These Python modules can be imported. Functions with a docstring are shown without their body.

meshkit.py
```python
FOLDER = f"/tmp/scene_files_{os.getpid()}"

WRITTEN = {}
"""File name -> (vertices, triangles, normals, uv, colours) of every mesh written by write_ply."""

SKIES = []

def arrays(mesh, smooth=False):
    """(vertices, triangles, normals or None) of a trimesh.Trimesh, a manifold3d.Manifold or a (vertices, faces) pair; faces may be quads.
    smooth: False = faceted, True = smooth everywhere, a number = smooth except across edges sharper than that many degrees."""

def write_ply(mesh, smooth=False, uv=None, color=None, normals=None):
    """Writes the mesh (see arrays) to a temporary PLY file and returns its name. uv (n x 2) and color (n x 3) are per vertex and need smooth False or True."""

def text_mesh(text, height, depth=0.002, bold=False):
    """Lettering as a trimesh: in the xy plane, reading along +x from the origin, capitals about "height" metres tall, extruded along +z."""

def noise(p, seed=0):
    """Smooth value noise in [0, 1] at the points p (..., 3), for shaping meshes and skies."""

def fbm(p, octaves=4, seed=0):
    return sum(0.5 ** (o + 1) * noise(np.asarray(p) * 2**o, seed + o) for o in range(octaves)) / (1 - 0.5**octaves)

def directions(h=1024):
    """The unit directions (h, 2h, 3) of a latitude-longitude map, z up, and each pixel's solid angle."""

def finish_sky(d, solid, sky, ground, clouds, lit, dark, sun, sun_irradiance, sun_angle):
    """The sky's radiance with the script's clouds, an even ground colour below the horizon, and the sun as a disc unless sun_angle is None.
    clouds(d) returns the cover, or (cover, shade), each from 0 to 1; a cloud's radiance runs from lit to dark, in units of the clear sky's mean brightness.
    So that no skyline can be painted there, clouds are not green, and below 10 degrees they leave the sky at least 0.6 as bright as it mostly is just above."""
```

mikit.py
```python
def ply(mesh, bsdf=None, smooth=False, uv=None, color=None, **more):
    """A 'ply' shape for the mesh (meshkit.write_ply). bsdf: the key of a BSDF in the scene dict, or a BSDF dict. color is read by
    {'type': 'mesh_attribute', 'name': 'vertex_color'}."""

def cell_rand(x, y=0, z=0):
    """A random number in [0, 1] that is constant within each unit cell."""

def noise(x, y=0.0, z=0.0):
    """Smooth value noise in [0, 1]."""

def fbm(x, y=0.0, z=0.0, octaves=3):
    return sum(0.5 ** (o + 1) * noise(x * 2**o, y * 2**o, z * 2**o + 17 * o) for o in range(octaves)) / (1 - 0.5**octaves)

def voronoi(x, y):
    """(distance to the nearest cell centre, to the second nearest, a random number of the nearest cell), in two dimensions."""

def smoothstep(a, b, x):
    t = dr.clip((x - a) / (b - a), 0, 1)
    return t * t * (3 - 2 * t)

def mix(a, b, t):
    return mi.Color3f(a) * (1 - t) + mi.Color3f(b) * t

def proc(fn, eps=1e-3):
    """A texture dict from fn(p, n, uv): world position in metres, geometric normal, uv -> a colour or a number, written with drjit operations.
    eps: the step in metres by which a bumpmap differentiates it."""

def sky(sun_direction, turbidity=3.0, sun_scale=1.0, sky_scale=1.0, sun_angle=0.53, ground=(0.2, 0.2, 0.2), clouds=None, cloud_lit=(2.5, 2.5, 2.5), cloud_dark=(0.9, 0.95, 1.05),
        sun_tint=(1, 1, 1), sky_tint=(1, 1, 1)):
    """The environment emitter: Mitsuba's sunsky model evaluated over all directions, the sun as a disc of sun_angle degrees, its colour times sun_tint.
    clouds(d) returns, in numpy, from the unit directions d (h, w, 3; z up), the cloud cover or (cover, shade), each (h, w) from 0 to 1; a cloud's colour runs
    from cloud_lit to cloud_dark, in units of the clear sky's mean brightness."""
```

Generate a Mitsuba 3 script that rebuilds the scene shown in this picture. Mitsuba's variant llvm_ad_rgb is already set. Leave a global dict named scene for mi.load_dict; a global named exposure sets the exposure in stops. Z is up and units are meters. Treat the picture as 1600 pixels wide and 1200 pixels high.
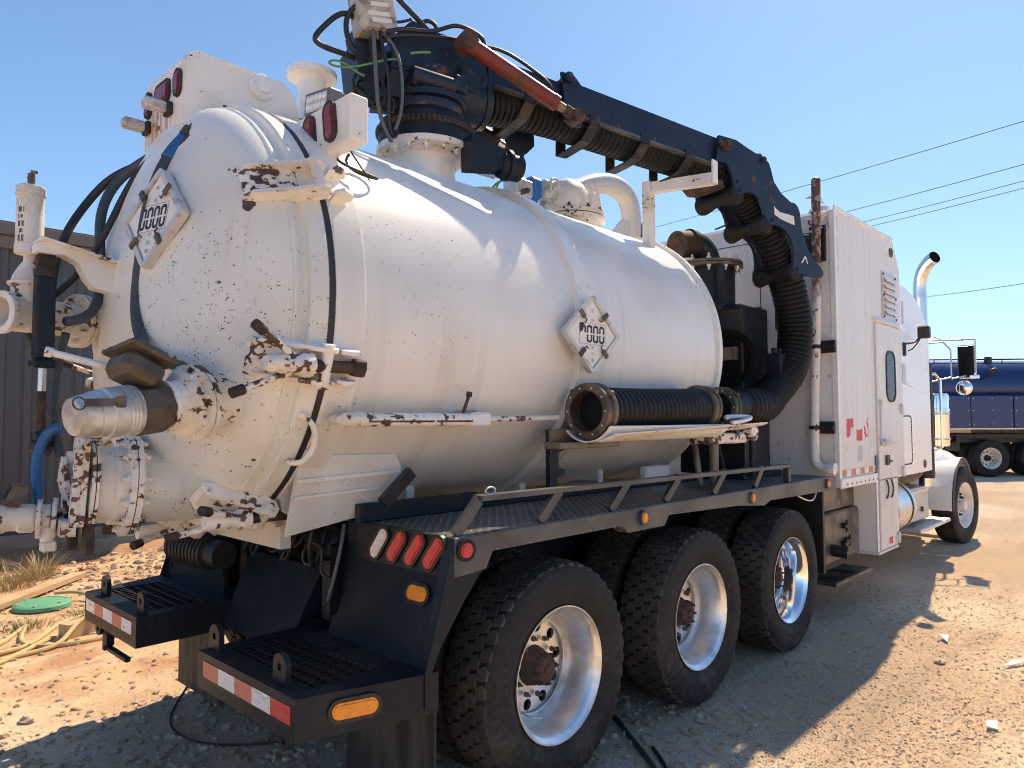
import math, random
import numpy as np, trimesh, mitsuba as mi, mikit, meshkit, drjit as dr
import shapely
from shapely.geometry import Polygon, Point, box as sbox, LineString
from shapely import affinity
from mikit import noise, fbm, voronoi, smoothstep, mix

random.seed(7); RNG = np.random.default_rng(7)
T4 = mi.ScalarTransform4f
V = lambda *a: np.array(a, float)

# ---------------------------------------------------------------- camera, sky, exposure
CAM = V(-2.5404, -3.3047, 1.6557); YAW, PITCH, ROLL = 0.7573, 0.0491, -0.0024
FWD = V(math.cos(PITCH) * math.cos(YAW), math.cos(PITCH) * math.sin(YAW), math.sin(PITCH))
RGT = np.cross(FWD, V(0, 0, 1)); RGT /= np.linalg.norm(RGT)
UPV = np.cross(RGT, FWD)
UPV = -math.sin(ROLL) * RGT + math.cos(ROLL) * UPV
scene, labels = {}, {}
scene['camera'] = {'type': 'perspective', 'fov': math.degrees(2 * math.atan(800 / 1115.0)), 'fov_axis': 'x', 'near_clip': 0.05, 'far_clip': 3000.0,
                   'to_world': T4().look_at(origin=CAM.tolist(), target=(CAM + FWD).tolist(), up=UPV.tolist())}
scene['sky_light'] = mikit.sky((0.75, 0.155, 1.0), turbidity=2.6, ground=(0.33, 0.26, 0.18), sky_tint=(0.87, 0.99, 1.07), sun_tint=(1.0, 0.96, 0.88))
exposure = 2.3

# ---------------------------------------------------------------- mesh helpers
def cat(*ms):
    out = []
    for m in ms:
        out += list(m) if isinstance(m, (list, tuple)) else [m]
    return trimesh.util.concatenate(out)

def bx(c, s, b=0.004):
    h = np.array(s, float) / 2; b = min(b, h.min() * 0.6)
    pts = []
    for sx in (-1, 1):
        for sy in (-1, 1):
            for sz in (-1, 1):
                q = np.array([sx, sy, sz]) * h
                for k in range(3):
                    d = np.full(3, b); d[k] = 0
                    pts.append(q - np.array([sx, sy, sz]) * d)
    m = trimesh.convex.convex_hull(np.array(pts)); m.apply_translation(c)
    return m

def b2(lo, hi, b=0.004):
    lo, hi = np.array(lo, float), np.array(hi, float)
    return bx((lo + hi) / 2, np.abs(hi - lo), b)

def hull(pts):
    return trimesh.convex.convex_hull(np.array(pts, float))

def basis(ax):
    ax = np.array(ax, float); ax /= np.linalg.norm(ax)
    u = np.cross(ax, V(0, 0, 1) if abs(ax[2]) < 0.9 else V(1, 0, 0)); u /= np.linalg.norm(u)
    return ax, u, np.cross(ax, u)

def lathe(prof, o, ax, n=40, a0=0.0, a1=2 * math.pi):
    """prof: list of (radius, distance along ax)"""
    ax, u, w = basis(ax); pr = np.array(prof, float); k = len(pr)
    full = abs(a1 - a0 - 2 * math.pi) < 1e-6
    ang = np.linspace(a0, a1, n + 1)[: n if full else n + 1]; N = len(ang)
    ring = np.cos(ang)[:, None] * u + np.sin(ang)[:, None] * w
    v = np.array(o, float) + pr[None, :, 1:2] * ax + pr[None, :, 0:1] * ring[:, None, :]
    i, j = np.meshgrid(np.arange(N if full else N - 1), np.arange(k - 1), indexing='ij')
    a, b_ = i * k + j, ((i + 1) % N) * k + j
    q = np.stack([a, b_, b_ + 1, a + 1], -1).reshape(-1, 4)
    f = np.vstack([q[:, [0, 1, 2]], q[:, [0, 2, 3]]])
    m = trimesh.Trimesh(v.reshape(-1, 3), f, process=False)
    m.merge_vertices(); m.update_faces(m.nondegenerate_faces())
    if m.volume < 0: m.invert()
    return m

def cyl(p0, p1, r, r2=None, n=22, bv=0.0):
    p0, p1 = np.array(p0, float), np.array(p1, float); L = np.linalg.norm(p1 - p0); r2 = r if r2 is None else r2
    pr = [(0, 0), (r - bv, 0), (r, bv), (r2, L - bv), (r2 - bv, L), (0, L)] if bv else [(0, 0), (r, 0), (r2, L), (0, L)]
    return lathe(pr, p0, p1 - p0, n)

def pipe(p0, p1, ro, ri, n=28):
    p0, p1 = np.array(p0, float), np.array(p1, float); L = np.linalg.norm(p1 - p0)
    return lathe([(ri, 0), (ro, 0), (ro, L), (ri, L), (ri, 0)], p0, p1 - p0, n)

def spline(pts, n):
    P = np.array(pts, float)
    if len(P) == 2: return P[0] + np.linspace(0, 1, n)[:, None] * (P[1] - P[0])
    from scipy.interpolate import CubicSpline
    d = np.r_[0, np.cumsum(np.linalg.norm(np.diff(P, axis=0), axis=1) ** 0.7)]
    return CubicSpline(d, P)(np.linspace(0, d[-1], n))

def resample(P, step):
    s = np.r_[0, np.cumsum(np.linalg.norm(np.diff(P, axis=0), axis=1))]
    n = max(2, int(round(s[-1] / step)) + 1); t = np.linspace(0, s[-1], n)
    return np.stack([np.interp(t, s, P[:, k]) for k in range(3)], 1), t

def sweep(P, r, n=12, cap=True, inner=None):
    P = np.array(P, float); k = len(P); r = np.broadcast_to(r, (k,))
    t = np.gradient(P, axis=0); t /= np.linalg.norm(t, axis=1, keepdims=True) + 1e-12
    _, u, _ = basis(t[0]); us = []
    for q in t:
        u = u - q * (u @ q); u /= np.linalg.norm(u); us.append(u)
    us = np.array(us); ws = np.cross(t, us); a = np.arange(n) * 2 * np.pi / n
    v = P[:, None] + r[:, None, None] * (np.cos(a)[None, :, None] * us[:, None] + np.sin(a)[None, :, None] * ws[:, None])
    v = v.reshape(-1, 3)
    i, j = np.meshgrid(np.arange(k - 1), np.arange(n), indexing='ij')
    q = np.stack([i * n + j, i * n + (j + 1) % n, (i + 1) * n + (j + 1) % n, (i + 1) * n + j], -1).reshape(-1, 4)
    f = [q[:, [0, 1, 2]], q[:, [0, 2, 3]]]
    if cap:
        v = np.vstack([v, P[:1], P[-1:]]); c0, c1 = len(v) - 2, len(v) - 1; jj = np.arange(n)
        f += [np.stack([(jj + 1) % n, jj, jj * 0 + c0], 1), np.stack([(k - 1) * n + jj, (k - 1) * n + (jj + 1) % n, jj * 0 + c1], 1)]
    return trimesh.Trimesh(v, np.vstack(f), process=False)

def tube(pts, r, n=10, seg=None, cap=True):
    return sweep(spline(pts, seg or max(8, 8 * len(pts))), r, n, cap)

def bar(pts, r, n=8):
    """straight pieces with round joints"""
    ms = []
    for a, b in zip(pts[:-1], pts[1:]): ms.append(cyl(a, b, r, n=n))
    for a in pts[1:-1]:
        s = trimesh.creation.icosphere(1, r); s.apply_translation(a); ms.append(s)
    return cat(ms)

def rect_bar(a, b, w, h, up=(0, 0, 1)):
    a, b = np.array(a, float), np.array(b, float); d = b - a; d /= np.linalg.norm(d)
    s = np.cross(d, up); s /= np.linalg.norm(s); u = np.cross(s, d)
    return hull([p + i * s * w / 2 + j * u * h / 2 for p in (a, b) for i in (-1, 1) for j in (-1, 1)])

def ribbed(pts, r, pitch=0.024, depth=0.007, n=30, cap=True):
    P, s = resample(spline(pts, 400), pitch / 5)
    ph = (s / pitch) % 1.0
    rr = r - depth + depth * np.clip(1.25 * np.sin(np.pi * ph) ** 0.6, 0, 1)
    return sweep(P, rr, n, cap)

def prism(pts, o, ex, ey, d, holes=()):
    g = pts if hasattr(pts, 'geom_type') else Polygon(pts, holes)
    ex, ey = np.array(ex, float), np.array(ey, float); ez = np.cross(ex, ey)
    ms = []
    for q in getattr(g, 'geoms', [g]):
        m = trimesh.creation.extrude_polygon(q, abs(d), engine='earcut')
        v = m.vertices.copy(); zz = v[:, 2:3] * (1 if d > 0 else -1)
        m.vertices = np.array(o, float) + v[:, :1] * ex + v[:, 1:2] * ey + zz * ez
        if m.volume < 0: m.invert()
        ms.append(m)
    return cat(ms)

def rrect(w, h, r, cx=0, cy=0, n=6):
    return sbox(cx - w / 2 + r, cy - h / 2 + r, cx + w / 2 - r, cy + h / 2 - r).buffer(r, n)

def move(m, M):
    m = m.copy(); m.apply_transform(M); return m

def mirror_y(m):
    m = m.copy(); m.vertices = m.vertices * V(1, -1, 1); m.invert(); return m

def ball(c, r, s=(1, 1, 1), sub=2):
    m = trimesh.creation.icosphere(sub, r); m.vertices = m.vertices * np.array(s); m.apply_translation(c); return m

def hexbolt(p, d, r=0.016, h=0.014):
    p = np.array(p, float); d = np.array(d, float); d /= np.linalg.norm(d)
    m = lathe([(0, -0.004), (r, -0.004), (r, h * 0.7), (r * 0.8, h), (0, h)], p, d, 6)
    return cat(m, lathe([(0, h), (r * 0.5, h), (r * 0.5, h * 2), (0, h * 2)], p, d, 8))

# ---------------------------------------------------------------- scene entry helpers
def unique(k):
    if k not in scene and k not in USED: USED.add(k); return k
    i = 1
    while f'{k}_{i:03d}' in USED or f'{k}_{i:03d}' in scene: i += 1
    k = f'{k}_{i:03d}'; USED.add(k); return k
USED = set()

def thing(name, label, cat_, group=None):
    k = unique(name); labels[k] = {'label': label, 'category': cat_}
    if group: labels[k]['group'] = group
    return k

def add(name, mesh, mat, parent=None, smooth=35, label=None, kind=None, cat_=None, group=None, **kw):
    k = unique(f'{parent}__{name}' if parent else name)
    scene[k] = mikit.ply(mesh, mat, smooth=smooth, **kw)
    L = {}
    if label: L['label'] = label
    if cat_: L['category'] = cat_
    if group: L['group'] = group
    if kind: L['kind'] = kind
    if L: labels[k] = L
    return k

def reuse(name, src, parent, to_world, mat=None):
    k = unique(f'{parent}__{name}'); d = dict(scene[src]); d['to_world'] = to_world
    if mat: d['bsdf'] = {'type': 'ref', 'id': mat}
    scene[k] = d; return k

# ---------------------------------------------------------------- materials
def rgb(*c): return {'type': 'rgb', 'value': list(c)}
def mat(name, color, rough=0.5, metal=0.0, spec=0.5, two=True, bump=None, bscale=0.01, beps=2e-3, **kw):
    b = {'type': 'principled', 'base_color': mikit.proc(color) if callable(color) else rgb(*color), 'roughness': mikit.proc(rough) if callable(rough) else rough, 'metallic': metal, 'specular': spec, **kw}
    if bump: b = {'type': 'bumpmap', 'arbitrary': mikit.proc(bump, beps), 'scale': bscale, 'bsdf': b}
    if two: b = {'type': 'twosided', 'bsdf': b}
    scene['mat_' + name] = b
    return 'mat_' + name

def near(p, c, r):
    return 1 - smoothstep(0.35, 1.0, dr.norm(p - mi.Point3f(*c)) / r)

def c_tank(p, n, uv):
    big = fbm(p.x * 1.6, p.y * 1.6, p.z * 1.6, 3)
    col = mix((0.69, 0.69, 0.662), (0.62, 0.61, 0.575), smoothstep(0.42, 0.75, big))
    col = col * (0.98 + 0.035 * noise(p.x * 55, p.y * 2.5, p.z * 2.5))
    low = smoothstep(2.0, 1.2, p.z)
    col = mix(col, mi.Color3f(0.42, 0.37, 0.30), low * (0.12 + 0.55 * fbm(p.x * 6, p.y * 6, p.z * 2, 3)))
    drp = smoothstep(0.62, 0.85, noise(p.x * 26, p.z * 1.1, 5.0)) * smoothstep(0.45, 0.7, noise(p.x * 3, p.z * 0.7, 8.0)) * smoothstep(2.7, 2.2, p.z)
    col = mix(col, mi.Color3f(0.45, 0.40, 0.33), drp * 0.22)
    band = smoothstep(0.56, 0.6, p.x) * (1 - smoothstep(0.75, 1.05, p.x + 0.25 * (noise(p.z * 4, p.x * 3) - 0.5)))
    col = mix(col, mi.Color3f(0.50, 0.47, 0.42), band * 0.42 * smoothstep(2.35, 2.8, p.z))
    mask = smoothstep(0.50, 0.66, fbm(p.x * 1.9 + 3, p.y * 1.9, p.z * 1.9, 2) + 0.14 * smoothstep(0.2, -1.2, p.x) - 0.05)
    sp = noise(p.x * 150, p.y * 150, p.z * 150) * (0.62 + 0.38 * noise(p.x * 37, p.y * 37, p.z * 37))
    col = mix(col, mi.Color3f(0.045, 0.032, 0.025), smoothstep(0.875 - 0.135 * mask, 0.905 - 0.135 * mask, sp))
    sc = smoothstep(0.90, 0.93, noise(p.x * 60 + p.z * 14, p.z * 5, 3.0)) * smoothstep(0.55, 0.65, noise(p.x * 3.1, p.z * 4.0, 9.0)) * smoothstep(1.65, 1.5, p.z) * smoothstep(-0.5, -0.1, p.x)
    col = mix(col, mi.Color3f(0.14, 0.10, 0.08), sc * 0.8)
    return col

def c_door(p, n, uv):
    big = fbm(p.x * 2, p.y * 2, p.z * 2, 3)
    col = mix((0.665, 0.668, 0.632), (0.59, 0.58, 0.53), smoothstep(0.4, 0.75, big))
    col = col * (0.985 + 0.025 * noise(p.y * 55, p.z * 2.5, p.x * 10))
    sp = noise(p.x * 150, p.y * 150, p.z * 150) * (0.62 + 0.38 * noise(p.y * 38, p.z * 38, 2.0))
    mask = dr.minimum(1.0, dr.maximum(near(p, (-1.38, -0.62, 2.02), 0.62), 0.8 * near(p, (-1.35, -0.45, 1.45), 0.5)) * 1.3 * (0.5 + fbm(p.y * 5, p.z * 5, 5.0, 2)) + 0.25 * smoothstep(-1.2, -1.14, p.x) * smoothstep(-0.4, -0.8, p.y))
    col = mix(col, mi.Color3f(0.05, 0.035, 0.028), smoothstep(0.865 - 0.155 * mask, 0.895 - 0.155 * mask, sp))
    w = fbm(p.x * 24, p.y * 24, p.z * 24, 3) - 0.5
    r = mi.Float(0)
    for c, q in (((-1.37, -0.70, 2.63), 0.055), ((-1.33, -0.27, 2.83), 0.05), ((-1.33, -0.80, 2.47), 0.04), ((-1.46, -0.06, 2.17), 0.05), ((-1.3, 0.1, 1.5), 0.05), ((-1.22, -0.33, 1.30), 0.04)):
        r = dr.maximum(r, smoothstep(0.40, 0.50, near(p, c, q * 1.6) + 1.3 * w))
    drip = smoothstep(0.55, 0.8, noise(p.y * 40, p.z * 1.2, 1.0)) * (near(p, (-1.36, -0.85, 2.33), 0.22))
    col = mix(col, mi.Color3f(0.45, 0.24, 0.10), drip * 0.22)
    return mix(col, mix((0.10, 0.048, 0.028), (0.045, 0.027, 0.02), noise(p.y * 30, p.z * 30)), r)

def c_chip(thr, rustiness=0.5):
    def f(p, n, uv):
        a = 0.72 * fbm(p.x * 42, p.y * 42, p.z * 42, 4) + 0.28 * noise(p.x * 11, p.y * 11, p.z * 11)
        b = fbm(p.x * 5 + 9, p.y * 5, p.z * 5, 2)
        col = mix((0.72, 0.70, 0.66), (0.60, 0.55, 0.46), smoothstep(0.4, 0.75, b))
        col = mix(col, mi.Color3f(0.46, 0.27, 0.13), smoothstep(thr - 0.12, thr, a + 0.25 * (b - 0.5)) * rustiness * 0.6)
        return mix(col, mix((0.12, 0.062, 0.04), (0.038, 0.026, 0.022), noise(p.x * 40, p.y * 40, p.z * 40)), smoothstep(thr, thr + 0.025, a + 0.35 * (b - 0.5)))
    return f

def c_box(p, n, uv):
    st = fbm(p.x * 14, p.z * 0.6, p.y * 14, 3)
    col = mix((0.66, 0.65, 0.635), (0.635, 0.62, 0.60), smoothstep(0.40, 0.75, st))
    dirt = smoothstep(1.7, 1.05, p.z) * fbm(p.x * 4, p.y * 4, p.z * 4, 3)
    col = mix(col, mi.Color3f(0.42, 0.35, 0.27), dirt * 0.45)
    e = smoothstep(3.62, 3.5, p.x) * smoothstep(0.66, 0.78, fbm(p.y * 16, p.z * 16, p.x * 16, 3) + 0.13 * smoothstep(-1.14, -1.25, p.y) * smoothstep(2.6, 3.2, p.z))
    col = mix(col, mi.Color3f(0.24, 0.215, 0.20), e * 0.6)
    sp = noise(p.x * 45, p.y * 45, p.z * 45)
    col = mix(col, mi.Color3f(0.16, 0.12, 0.10), smoothstep(0.93, 0.95, sp))
    side = smoothstep(-1.24, -1.249, p.y)
    w = 0.035 * (fbm(p.x * 26 + p.z * 15, p.z * 28 - p.x * 14, 4.0, 4) - 0.5)
    def rc(x0, x1, z0, z1): return smoothstep(0.0, 0.008, dr.minimum(dr.minimum(p.x - x0, x1 - p.x), dr.minimum(p.z - z0, z1 - p.z)) + w)
    hole = smoothstep(0.50, 0.53, fbm(p.x * 17.0 + p.z * 9, p.z * 15.0 - p.x * 8, 2.0, 3))
    red = dr.maximum(rc(3.66, 3.84, 1.50, 1.66) * (1 - rc(3.755, 3.95, 1.44, 1.58) * 0.9), dr.maximum(rc(3.90, 4.06, 1.46, 1.56), rc(4.10, 4.22, 1.49, 1.68) * hole))
    col = mix(col, mi.Color3f(0.50, 0.02, 0.04), side * red)
    gr = rc(3.84, 4.06, 1.28, 1.42) * smoothstep(0.44, 0.5, fbm(p.x * 8, p.z * 8, 7.0, 2))
    return mix(col, mi.Color3f(0.42, 0.43, 0.43), side * gr)

def c_black(p, n, uv):
    d = fbm(p.x * 3, p.y * 3, p.z * 3, 3)
    col = mix((0.0075, 0.0125, 0.0205), (0.012, 0.0175, 0.026), smoothstep(0.4, 0.75, d))
    st = smoothstep(0.62, 0.85, noise(p.y * 34, p.z * 2.2, p.x * 8)) * smoothstep(0.5, 0.75, d)
    col = mix(col, mi.Color3f(0.055, 0.05, 0.042), st * 0.4)
    dust = smoothstep(0.45, 0.8, fbm(p.x * 7, p.y * 7, p.z * 7, 4)) * (0.35 + 0.65 * smoothstep(0.3, 0.9, n.z))
    col = mix(col, mi.Color3f(0.075, 0.066, 0.055), dust * 0.32)
    scr = smoothstep(0.93, 0.96, noise(p.x * 70 + p.z * 25, p.y * 70, p.z * 9)) * smoothstep(0.5, 0.7, d)
    return mix(col, mi.Color3f(0.10, 0.085, 0.07), scr * 0.7)

def c_deck(p, n, uv):
    d = fbm(p.x * 4, p.y * 4, p.z * 4, 4)
    return mix((0.034, 0.039, 0.046), (0.088, 0.086, 0.083), smoothstep(0.36, 0.70, d))

def diamond(p, n, uv):
    s = 1 / 0.036
    a, b = (p.x + p.y) * s * 0.7, (p.x - p.y) * s * 0.7
    fa, fb = a - dr.floor(a) - 0.5, b - dr.floor(b) - 0.5
    par = dr.floor(a) + dr.floor(b); odd = par - 2 * dr.floor(par / 2)
    u = dr.select(odd > 0.5, fa, fb); v = dr.select(odd > 0.5, fb, fa)
    return 1 - smoothstep(0.5, 1.0, dr.square(u / 0.46) + dr.square(v / 0.17))

def diamond_z(p, n, uv):
    return diamond(mi.Point3f(p.x, p.z, 0), n, uv)

def c_deckplate(p, n, uv):
    w = fbm(p.x * 3, p.y * 3, 1.0, 3)
    return mix(c_deck(p, n, uv), mi.Color3f(0.27, 0.265, 0.26), diamond(p, n, uv) * (0.4 + 0.5 * w))

def c_boom(p, n, uv):
    d = fbm(p.x * 5, p.y * 5, p.z * 5, 3)
    col = mix((0.006, 0.017, 0.040), (0.011, 0.022, 0.040), smoothstep(0.35, 0.7, d))
    ru = smoothstep(0.70, 0.76, fbm(p.x * 17, p.y * 17, p.z * 17, 3) + 0.1 * (d - 0.5))
    return mix(col, mi.Color3f(0.11, 0.05, 0.025), ru * 0.8)

def c_hanger(p, n, uv):
    d = fbm(p.x * 14, p.y * 14, p.z * 14, 3)
    return mix((0.014, 0.020, 0.030), (0.055, 0.045, 0.036), smoothstep(0.42, 0.72, d))

def c_rust(p, n, uv):
    d = fbm(p.x * 14, p.y * 14, p.z * 14, 4)
    return mix((0.024, 0.018, 0.016), (0.080, 0.040, 0.026), smoothstep(0.35, 0.72, d))

def c_redcyl(p, n, uv):
    d = fbm(p.x * 9, p.y * 9, p.z * 9, 3)
    return mix((0.14, 0.018, 0.015), (0.060, 0.026, 0.019), smoothstep(0.48, 0.68, d))

def c_tyre(p, n, uv):
    d = fbm(p.x * 6, p.y * 6, p.z * 6, 3)
    f = fbm(p.x * 45, p.y * 45, p.z * 45, 2)
    return mix((0.0115, 0.0115, 0.012), (0.060, 0.053, 0.044), smoothstep(0.35, 0.8, 0.6 * d + 0.4 * f) * smoothstep(1.2, 0.1, p.z) * 0.9)

def c_tread(p, n, uv):
    d = fbm(p.x * 7, p.y * 7, p.z * 7, 3)
    return mix((0.030, 0.028, 0.026), (0.070, 0.062, 0.053), smoothstep(0.3, 0.75, d))

def c_hose(p, n, uv):
    d = fbm(p.x * 4, p.y * 4, p.z * 4, 3)
    return mix((0.005, 0.0058, 0.0075), (0.011, 0.0115, 0.0125), smoothstep(0.4, 0.75, d))

def c_brown_grey(p, n, uv):
    d = fbm(p.x * 12, p.y * 12, p.z * 12, 3)
    return mix((0.06, 0.05, 0.04), (0.16, 0.12, 0.085), smoothstep(0.35, 0.7, d))

def c_olive(p, n, uv):
    d = fbm(p.x * 16, p.y * 16, p.z * 16, 3)
    return mix((0.080, 0.066, 0.042), (0.045, 0.036, 0.026), smoothstep(0.4, 0.65, d))

def c_framegrey(p, n, uv):
    d = fbm(p.x * 26, p.y * 26, p.z * 26, 3)
    return mix((0.56, 0.55, 0.53), (0.38, 0.33, 0.28), smoothstep(0.5, 0.75, d))

def c_castalu(p, n, uv):
    d = fbm(p.x * 20, p.y * 20, p.z * 20, 3)
    return mix((0.60, 0.60, 0.58), (0.42, 0.41, 0.38), smoothstep(0.35, 0.7, d))

def c_alu(p, n, uv):
    d = fbm(p.x * 12, p.y * 12, p.z * 12, 3)
    return mix((0.86, 0.86, 0.86), (0.62, 0.59, 0.54), smoothstep(0.45, 0.8, d))

def c_ground(p, n, uv):
    b = fbm(p.x * 0.55, p.y * 0.55, 0.0, 4); m = fbm(p.x * 3.1, p.y * 3.1, 2.0, 3); f = fbm(p.x * 26, p.y * 26, 5.0, 3)
    left = smoothstep(0.9, 2.2, p.y + 1.3 * (b - 0.5)) * smoothstep(9.0, 4.0, p.x)
    pale = mix((0.62, 0.47, 0.322), (0.49, 0.345, 0.22), smoothstep(0.35, 0.65, b))
    red = mix((0.50, 0.315, 0.165), (0.36, 0.185, 0.09), smoothstep(0.40, 0.66, m))
    red = mix(red, mi.Color3f(0.52, 0.39, 0.255), smoothstep(0.45, 0.65, fbm(p.x * 1.3, p.y * 5.0, 8.0, 3)) * 0.7)
    col = mix(pale, red, left * 0.9)
    near_grey_shade = smoothstep(1.6, 0.2, p.y) * smoothstep(-2.6, -1.2, p.y + 0.6 * (b - 0.5)) * smoothstep(4.5, 1.5, p.x)
    col = mix(col, mi.Color3f(0.295, 0.225, 0.165), near_grey_shade * 0.72)  # grey gravel by the truck, its colour also darkened to deepen the truck shadow
    pit = dr.maximum(smoothstep(-0.05, -0.16, p.z), smoothstep(5.9, 6.5, p.y + 0.8 * (m - 0.5)) * smoothstep(1.3, 0.2, p.x + 0.8 * (b - 0.5)))
    col = mix(col, mi.Color3f(0.20, 0.075, 0.035), pit * 0.85)
    d1, d2, w = voronoi(p.x * 60, p.y * 60)
    peb = smoothstep(0.42, 0.25, d1) * smoothstep(0.55, 0.62, w)
    col = mix(col, mix((0.62, 0.55, 0.45), (0.30, 0.24, 0.19), cellv(w)), peb * 0.75)
    e1, e2, w2 = voronoi(p.x * 170, p.y * 170)
    g1, g2, w3 = voronoi(p.x * 260 + 40 * f, p.y * 260)
    gap = smoothstep(0.0, 0.22, e2 - e1)
    trk = smoothstep(0.55, 0.75, noise(p.x * 0.8 + 3.0 * b, p.y * 7.0, 6.0)) * smoothstep(-1.4, -2.0, p.y)
    col = col * (0.64 + 0.26 * w2 * gap + 0.14 * gap + 0.20 * f + 0.22 * (w3 - 0.5)) * (1 - 0.10 * trk) * 1.22
    spk = smoothstep(0.90, 0.96, noise(p.x * 38, p.y * 38, 2.0)) * smoothstep(0.4, 0.6, noise(p.x * 5, p.y * 5, 7.0))
    return mix(col, mi.Color3f(0.13, 0.085, 0.06), spk * 0.7)
def cellv(w): return dr.abs(w * 7.3 - dr.floor(w * 7.3))

def h_ground(p, n, uv):
    d1, d2, w = voronoi(p.x * 60, p.y * 60)
    e1, e2, w2 = voronoi(p.x * 170, p.y * 170)
    return 0.006 * smoothstep(0.5, 0.1, d1) * smoothstep(0.55, 0.75, w) + 0.004 * smoothstep(0.55, 0.1, e1) * w2 + 0.008 * fbm(p.x * 14, p.y * 14, 3.0, 3)

def c_stone(p, n, uv):
    w = noise(p.x * 17, p.y * 17, 1.0)
    return mix(mix((0.46, 0.375, 0.275), (0.29, 0.22, 0.16), smoothstep(0.3, 0.7, w)), (0.42, 0.28, 0.165), smoothstep(0.5, 0.75, noise(p.x * 9, p.y * 9, 4.0))) * (0.8 + 0.4 * noise(p.x * 80, p.y * 80, p.z * 80))

def c_wall(p, n, uv):
    d = fbm(p.x * 1.5, p.z * 0.5, 1.0, 3)
    return mix((0.080, 0.084, 0.092), (0.062, 0.065, 0.072), d) * (0.94 + 0.12 * noise(p.x * 25, p.z * 1.5))

def c_concrete(p, n, uv):
    return mix((0.30, 0.25, 0.20), (0.22, 0.15, 0.105), fbm(p.x * 5, p.y * 5, p.z * 5, 4))

def c_steel(p, n, uv):
    d = fbm(p.x * 7, p.y * 7, p.z * 7, 4)
    return mix((0.20, 0.165, 0.125), (0.075, 0.062, 0.05), smoothstep(0.35, 0.7, d))

def c_wood(p, n, uv):
    g = noise(p.x * 4, p.y * 4, p.z * 90)
    return mix((0.50, 0.37, 0.22), (0.36, 0.24, 0.13), g)

def c_boxgrey(p, n, uv):
    d = fbm(p.x * 18, p.y * 18, p.z * 18, 4)
    return mix((0.42, 0.40, 0.36), (0.20, 0.17, 0.14), smoothstep(0.42, 0.68, d))

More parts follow.
